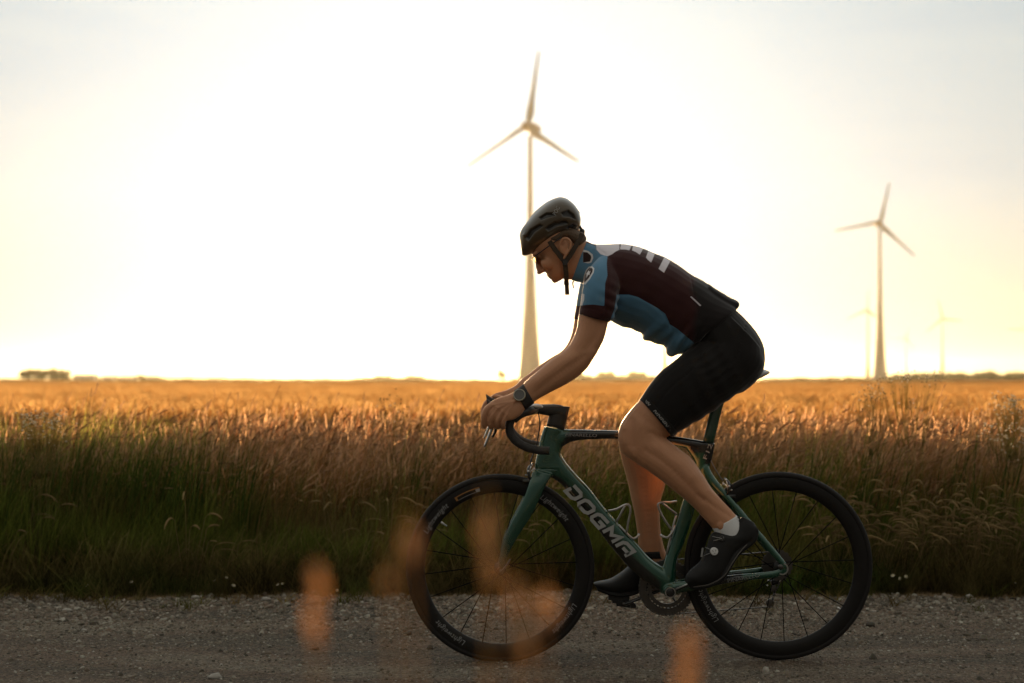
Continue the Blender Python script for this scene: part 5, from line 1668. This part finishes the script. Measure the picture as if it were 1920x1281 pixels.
# watch
wt = MB()
wt.loft([(964, 732, 985, 768, .0262, -.199), (972, 727.5, 993, 763, .0268, -.199), (981, 720, 1002, 756, .0278, -.198)], 26, 3, 2.2)
wa = wt.build('watch', M_tape, rider)
c = PX(974, 741, -.229)
def tilted(mb, c, axis):
    q = Vector((0, -1, 0)).rotation_difference(Vector(axis).normalized()).to_matrix()
    mb.v = [tuple(c + q @ (Vector(v) - c)) for v in mb.v]
    return mb
ax = (-.10, -1, .22)
tilted(MB().lathe(c, [(.0175, .006), (.0205, .006), (.0215, 0), (.0205, -.005), (.0180, -.0055), (.0175, -.004)], 36, closed=True), c, ax).build('bezel', mat('bezel', (.36, .33, .25), .35, metal=.6), wa)
tilted(MB().lathe(c, [(.0178, -.0035), (.0178, .008)], 30), c, ax).build('watch_face', mat('watch_face', (.06, .055, .045), .3, coat=.5), wa, auto=30)
# ------------------------------------------------------------------ single plants one can point to
M_fg = plant_mat('sunlit_seed_head', [(0, (.60, .41, .23)), (1, (.70, .49, .28))], 1.2, .55, var=.1)
M_fgs = plant_mat('sunlit_stem', [(0, (.20, .14, .05)), (1, (.45, .30, .12))], 1.2, .4, var=.1)
def fg_stalk(px, y0, y1, w, Y, label, seed, gap=.0012):
    k = Y / FPX; rr = np.random.default_rng(seed)
    X = (px - 960) * k; zt = CAMZ - (y0 - HZY) * k; zb = CAMZ - (y1 - HZY) * k
    root = empty('grass_stalk', (X, Y, 0), label, 'grass stalk', 'blurred grass stalks close to the camera')
    bx = rr.uniform(-.05, .05)
    MB().tube([(X + bx, Y + .04, 0), (X + bx * .6, Y + .02, zb * .5), (X, Y, zb), (X + .001, Y, zt)], [.0012, .0010, .0008, .0004], 6, 5).build('stem', M_fgs, root)
    mb = MB()
    n = int((zt - zb) / gap)
    for i in range(n):
        t = i / n; z = zb + (zt - zb) * t
        r = w * k / 2 * (math.sin(math.pi * min(1, .12 + t * .88)) ** .6) * rr.uniform(.35, 1)
        a = rr.uniform(0, 6.28)
        c = Vector((X + r * math.cos(a) * .8, Y + r * math.sin(a) * .8, z))
        tl = Matrix.Rotation(rr.uniform(-.5, .5), 3, 'X') @ Matrix.Rotation(.5 * math.cos(a), 3, 'Y')
        mb.ell(c, (.0015, .0015, .0040), 6, 5, tl)
    mb.build('seed_head', M_fg, root)
for i, (px, y0, y1, w, Y, lb) in enumerate([
    (592, 1060, 1200, 34, .80, 'tall blurred orange seed head left of the front wheel, standing alone'),
    (769, 996, 1048, 30, .78, 'blurred orange seed head overlapping the front edge of the front tyre'),
    (731, 1086, 1101, 20, .76, 'smallest blurred seed head, a dot just left of the front wheel'),
    (914, 958, 1040, 32, .80, 'blurred seed head before the upper spokes of the front wheel'),
    (922, 1052, 1092, 30, .82, 'blurred seed head before the hub of the front wheel'),
    (966, 1100, 1150, 26, .84, 'faint narrow blurred seed head just below the front hub'),
    (984, 1172, 1224, 36, .78, 'broad blurred seed head over the bottom of the front rim'),
    (1022, 1118, 1168, 44, .84, 'wide faint blurred seed head inside the lower right of the front wheel'),
    (1288, 1188, 1300, 38, .78, 'blurred seed head rising from the bottom edge below the cranks')]):
    fg_stalk(px, y0, y1, w * (1.2 if i not in (1, 2, 3, 4, 5, 6, 7) else 1.0), Y, lb, 40 + i, .0012 if i in (0, 8) else .0006)

M_petal = mat('petals', (.66, .58, .42), .8)
M_yolk = mat('flower_centre', (.55, .42, .05), .8)
M_fstem = plant_mat('flower_stem', [(0, (.08, .10, .025)), (1, (.30, .24, .09))], .9, .4, var=.2)
def daisy(px, py, Y, label, r=.010, seed=0):
    rr = np.random.default_rng(seed); k = Y / FPX
    X = (px - 960) * k; z = CAMZ - (py - HZY) * k
    root = empty('daisy', (X, Y, 0), label, 'flower', 'small white flowers low at the road edge')
    mb = MB()
    mb.tube([(X + rr.uniform(-.03, .03), Y + .02, 0), (X + .008, Y + .01, z * .5), (X, Y, z - .002)], [.0013, .0012, .0009], 6, 4)
    for j in range(3):
        a = rr.uniform(0, 6.28); h = z * rr.uniform(.2, .7)
        mb.tube([(X + .006, Y + .01, h), (X + .03 * math.cos(a), Y + .03 * math.sin(a), h + .012)], [.0012, .0004], 5)
    mb.build('stem', M_fstem, root)
    tl = Matrix.Rotation(R(rr.uniform(25, 65)), 3, 'X') @ Matrix.Rotation(R(rr.uniform(-30, 30)), 3, 'Y')
    c = Vector((X, Y, z)); mb = MB()
    for j in range(11):
        a = 2 * math.pi * j / 11
        d = tl @ Vector((math.cos(a), math.sin(a), -.12)); s = tl @ Vector((-math.sin(a), math.cos(a), 0)); u = tl @ Vector((0, 0, 1))
        vs = [c + d * r * .2 - s * r * .10, c + d * r * .7 - s * r * .24, c + d * r * 1.1, c + d * r * .7 + s * r * .24, c + d * r * .2 + s * r * .10]
        mb.add(vs + [v - u * .0006 for v in vs], [(0, 1, 2, 3, 4), (9, 8, 7, 6, 5), (0, 5, 6, 1), (1, 6, 7, 2), (2, 7, 8, 3), (3, 8, 9, 4)])
    mb.build('petals', M_petal, root, smooth=False)
    MB().ell(c + tl @ Vector((0, 0, .001)), (r * .32, r * .32, r * .22), 8, 6, tl).build('centre', M_yolk, root)
for i, (px, py, Y, lb, r) in enumerate([
    (162, 1097, 6.66, 'white flower low in the dead grass, farthest left of all', .009), (246, 1091, 6.66, 'white flower with a broad head, second from the left', .011),
    (401, 1088, 6.72, 'yellowish flower, left one of the close trio at the road edge', .009), (425, 1083, 6.74, 'white flower standing highest of the close trio', .011), (438, 1097, 6.66, 'white flower lowest of the close trio', .012),
    (520, 1096, 6.68, 'yellowish flower of the pair between the trio and the lone orange seed head', .009), (530, 1094, 6.70, 'white flower of the pair between the trio and the lone orange seed head', .009),
    (632, 1107, 6.68, 'white flower just right of the tall orange seed head', .009),
    (1674, 1079, 6.70, 'white flower with a yellow centre just right of the rear wheel', .012), (1687, 1085, 6.68, 'small yellowish flower, middle one right of the rear wheel', .009), (1699, 1081, 6.70, 'white flower, outer one of the three right of the rear wheel', .010),
    (1904, 1092, 6.70, 'white flower near the right edge of the picture', .011), (1835, 1102, 6.66, 'tiny white bud low between the rear wheel and the right edge', .006)]):
    daisy(px, py, Y, lb, r * .8, i)

def weed(px, Y, top, spread, nfl, label, seed, buds=False, droop=.3):
    """a branched flowering weed: stems fan out and carry small heads"""
    rr = np.random.default_rng(seed); k = Y / FPX
    X = (px - 960) * k; H = CAMZ - (top - HZY) * k; S = spread * k
    root = empty('flowering_weed', (X, Y, 0), label, 'wild flower', 'branched wild flowers rising out of the grass')
    st, hd_ = MB(), MB()
    for j in range(5):
        a = rr.uniform(-1, 1); bx = X + a * S * .9; by = Y + rr.uniform(-.12, .12)
        base = np.array((X + a * .05, Y, 0)); mid = np.array((X + a * S * .5, (Y + by) / 2, H * .62))
        st.tube([base, (base + mid) / 2, mid], [.0022, .0018, .0014], 5, 3)
        for i in range(nfl // 5):
            tip = np.array((bx + rr.normal(0, S * .33), by + rr.normal(0, .06), H * (1 - abs(rr.normal(0, .075)))))
            el = mid + (tip - mid) * .55 + np.array((rr.normal(0, .012), 0, -.02))
            st.tube([mid, el, tip], [.0011, .0008, .0005], 4, 3)
            for b in range(3):
                t2 = tip + np.array((rr.normal(0, .016), rr.normal(0, .012), rr.normal(.0, .014)))
                st.tube([el, t2], [.0006, .0004], 3)
                hd_.mi = 0 if rr.random() < (.25 if buds else .7) else 1
                hd_.ell(t2, (rr.uniform(.0035, .006),) * 2 + (.0035,), 7, 5)
    st.build('stem', M_fstem, root)
    hd_.build('blossoms', None, root, mats=[M_petal, mat('bud', (.16, .12, .04), .8)])
weed(1640, 7.35, 722, 26, 20, 'branched weed with brown buds rising before the broad grey tower', 1, True)
weed(1712, 7.4, 697, 42, 32, 'tallest spreading weed with dark buds, its top against the sky right of the towers', 2, True)
weed(1905, 7.25, 742, 24, 40, 'weed with clustered white flowers at the right edge of the picture', 3)
weed(1885, 7.1, 800, 30, 30, 'lower white flowering weed beneath the one at the right edge', 4)
weed(78, 6.95, 775, 34, 60, 'weed with thick pale cream flowers amid the tall grass at the far left', 5)
weed(735, 7.5, 738, 26, 12, 'sparse weed with pale buds standing left of the hands of the cyclist', 6, True)

# tall single blades and stalks that stand out over the rest
def tall_tuft(k):
    mb = MB()
    for i in range(5):
        blade(mb, rng.normal(0, .05), rng.normal(0, .04), rng.uniform(.85, 1.0), rng.uniform(.008, .012), rng.uniform(.02, .24), rng.normal(0, .5), rng.uniform(.0, .22), seg=8)
    return mb
ts = [(30, 745), (60, 738), (85, 733), (110, 722), (140, 735), (20, 760), (165, 748), (215, 775), (195, 765), (245, 748), (240, 770), (275, 758), (290, 735), (160, 790), (120, 760), (50, 775),
      (1335, 770), (1620, 735), (1790, 742), (1792, 725), (1870, 722), (1600, 745), (1490, 752), (745, 745), (750, 772), (0, 750), (-40, 740), (1960, 735), (1650, 760), (1510, 765), (340, 790), (470, 795)]
x = np.array([(px - 960) / FPX * 7.35 for px, _ in ts]); z = np.array([CAMZ - (py - HZY) / FPX * 7.35 for _, py in ts])
x3 = rng.uniform(-2.9, -1.35, 46); z3 = rng.uniform(.74, .92, 46)
x = np.r_[x, x + rng.normal(0, .05, len(x)), x3]; z = np.r_[z, z * rng.uniform(.82, .97, len(z)), z3]
y = 7.35 + rng.normal(0, .12, len(x))
M_tall = plant_mat('tall_blades', [(0, (.04, .06, .012)), (.7, (.06, .085, .016)), (1.0, (.11, .12, .03))], .95, .35, var=.25)
put('tall_grass', tall_tuft, 7, x, y, z, [M_tall], 'single long green blades standing above the other grass', 'tall grass', zs=z)
M_nhead = plant_mat('brown_heads', [(0, (.22, .13, .07)), (1, (.30, .18, .10))], .9, .35, var=.3)
M_nstem = plant_mat('brown_stems', [(0, (.12, .08, .03)), (1, (.25, .16, .07))], .9, .35, var=.3)
def out_tuft(k):
    mb = MB()
    for i in range(3):
        stalk(mb, rng.normal(0, .05), rng.normal(0, .04), rng.uniform(.80, .93), rng.uniform(.0, .22), rng.normal(0, .9), rng.uniform(.05, .45), rng.uniform(.05, .085), rng.uniform(.006, .010), loose=(k % 3 != 1), seg=8, stemw=.002, beard=.035 if k % 2 else 0)
    return mb
x, y = band(620, 7.0, 9.0, half=lambda y: .38 * y + .8)
put('nodding_grass', out_tuft, 12, x, y, rng.uniform(.86, 1.06, len(x)), [M_nstem, M_nhead], 'nodding seed heads that overtop the grass against the bright field', 'wild grass', zs=rng.uniform(.86, 1.06, len(x)) * np.clip(.72 + (y - 7) * .5, .7, 1.0))
# arching pale grass heads low at the front, mostly to the right
M_arch = plant_mat('arching_heads', [(0, (.13, .09, .04)), (1, (.33, .235, .115))], .5, .45, var=.3)
def arch_tuft(k):
    mb = MB()
    for i in range(5):
        x0, y0 = rng.normal(0, .05), rng.normal(0, .05); h = rng.uniform(.26, .46); a = rng.choice((0, 0, math.pi)) + rng.normal(0, .6)
        rr_ = rng.uniform(.025, .06); ln = rng.uniform(.02, .14); pts = []; rad = []
        ca, sa = math.cos(a), math.sin(a)
        for t in np.linspace(0, 1, 5): pts.append((x0 + ca * ln * t, y0 + sa * ln * t, h * t)); rad.append(.0016)
        turn = rng.uniform(1.9, 3.0)
        for t in np.linspace(.15, 1, 8):
            q = turn * t; o = rr_ * (1 - math.cos(q)) * (1 + .5 * t)
            pts.append((x0 + ca * (ln + o), y0 + sa * (ln + o), h + rr_ * math.sin(q))); rad.append(.0014 if t < .45 else .0042 * math.sin(math.pi * min(1, (t - .40) / .62)) ** .6 + .0008)
        mb.tube(pts, rad, 5, 1)
    return mb
x1, y1 = band(120, 6.75, 7.05, half=lambda y: 1.1); x1 = x1 * .75 + 2.35
x2, y2 = band(22, 6.8, 7.1, half=lambda y: .4 * y + .8)
x = np.r_[x1, x2]; y = np.r_[y1, y2]
put('arching_grass', arch_tuft, 9, x, y, rng.uniform(.6, 1.0, len(x)), [M_arch], 'pale arching grass heads low at the front of the verge', 'wild grass', zs=rng.uniform(.6, 1.05, len(x)))

# stones one can pick out on the road
M_pale = mat('pale_stone', (.29, .27, .235), .85, var=.25, vscale=60, bump=.5, bscale=120)
for i, (px, py, r, lb) in enumerate([(127, 1149, .018, 'pale pointed stone at the left near the verge'), (402, 1275, .022, 'flat pale stone at the bottom edge of the picture'), (267, 1148, .015, 'oblong pale stone near the verge, right of the pointed one'),
                                     (369, 1124, .022, 'brownish rounded stone half in the dead grass'), (500, 1128, .022, 'flat brown stone at the verge below the flowers'), (158, 1185, .012, 'small white stone left, a little way onto the road'),
                                     (1818, 1123, .020, 'rounded grey stone at the verge right of the rear wheel'), (1640, 1149, .010, 'small bright stone close right of the rear wheel')]):
    Y = CAMZ * FPX / (py - HZY); X = (px - 960) / FPX * Y
    pb = pebble(30 + i); mb = MB()
    mb.add([(X + v[0] * r * 1.1, Y + v[1] * r * .8, .002 + max(v[2] * r * .8, -r * .3) + r * .25) for v in pb.v], pb.f)
    tag(mb.build('stone', M_pale), lb, 'stone', 'stones lying on the gravel road')

# small weeds creeping out over the gravel edge
def creep(k):
    mb = MB()
    for i in range(16):
        blade(mb, rng.normal(0, .025), rng.normal(0, .02), rng.uniform(.03, .11), rng.uniform(.003, .006), rng.uniform(.2, 1.3), rng.uniform(0, 6.28), rng.uniform(0, .8), seg=4)
    return mb
n = 90
x = rng.uniform(-3.4, 3.4, n); y = np.array([edge_y(q) for q in x]) - rng.random(n) ** 2 * .45 + .02
put('road_edge_weeds', creep, 6, x, y, rng.uniform(.5, 1.2, n), [M_green], 'tiny green weeds creeping from the verge onto the gravel', 'weeds')
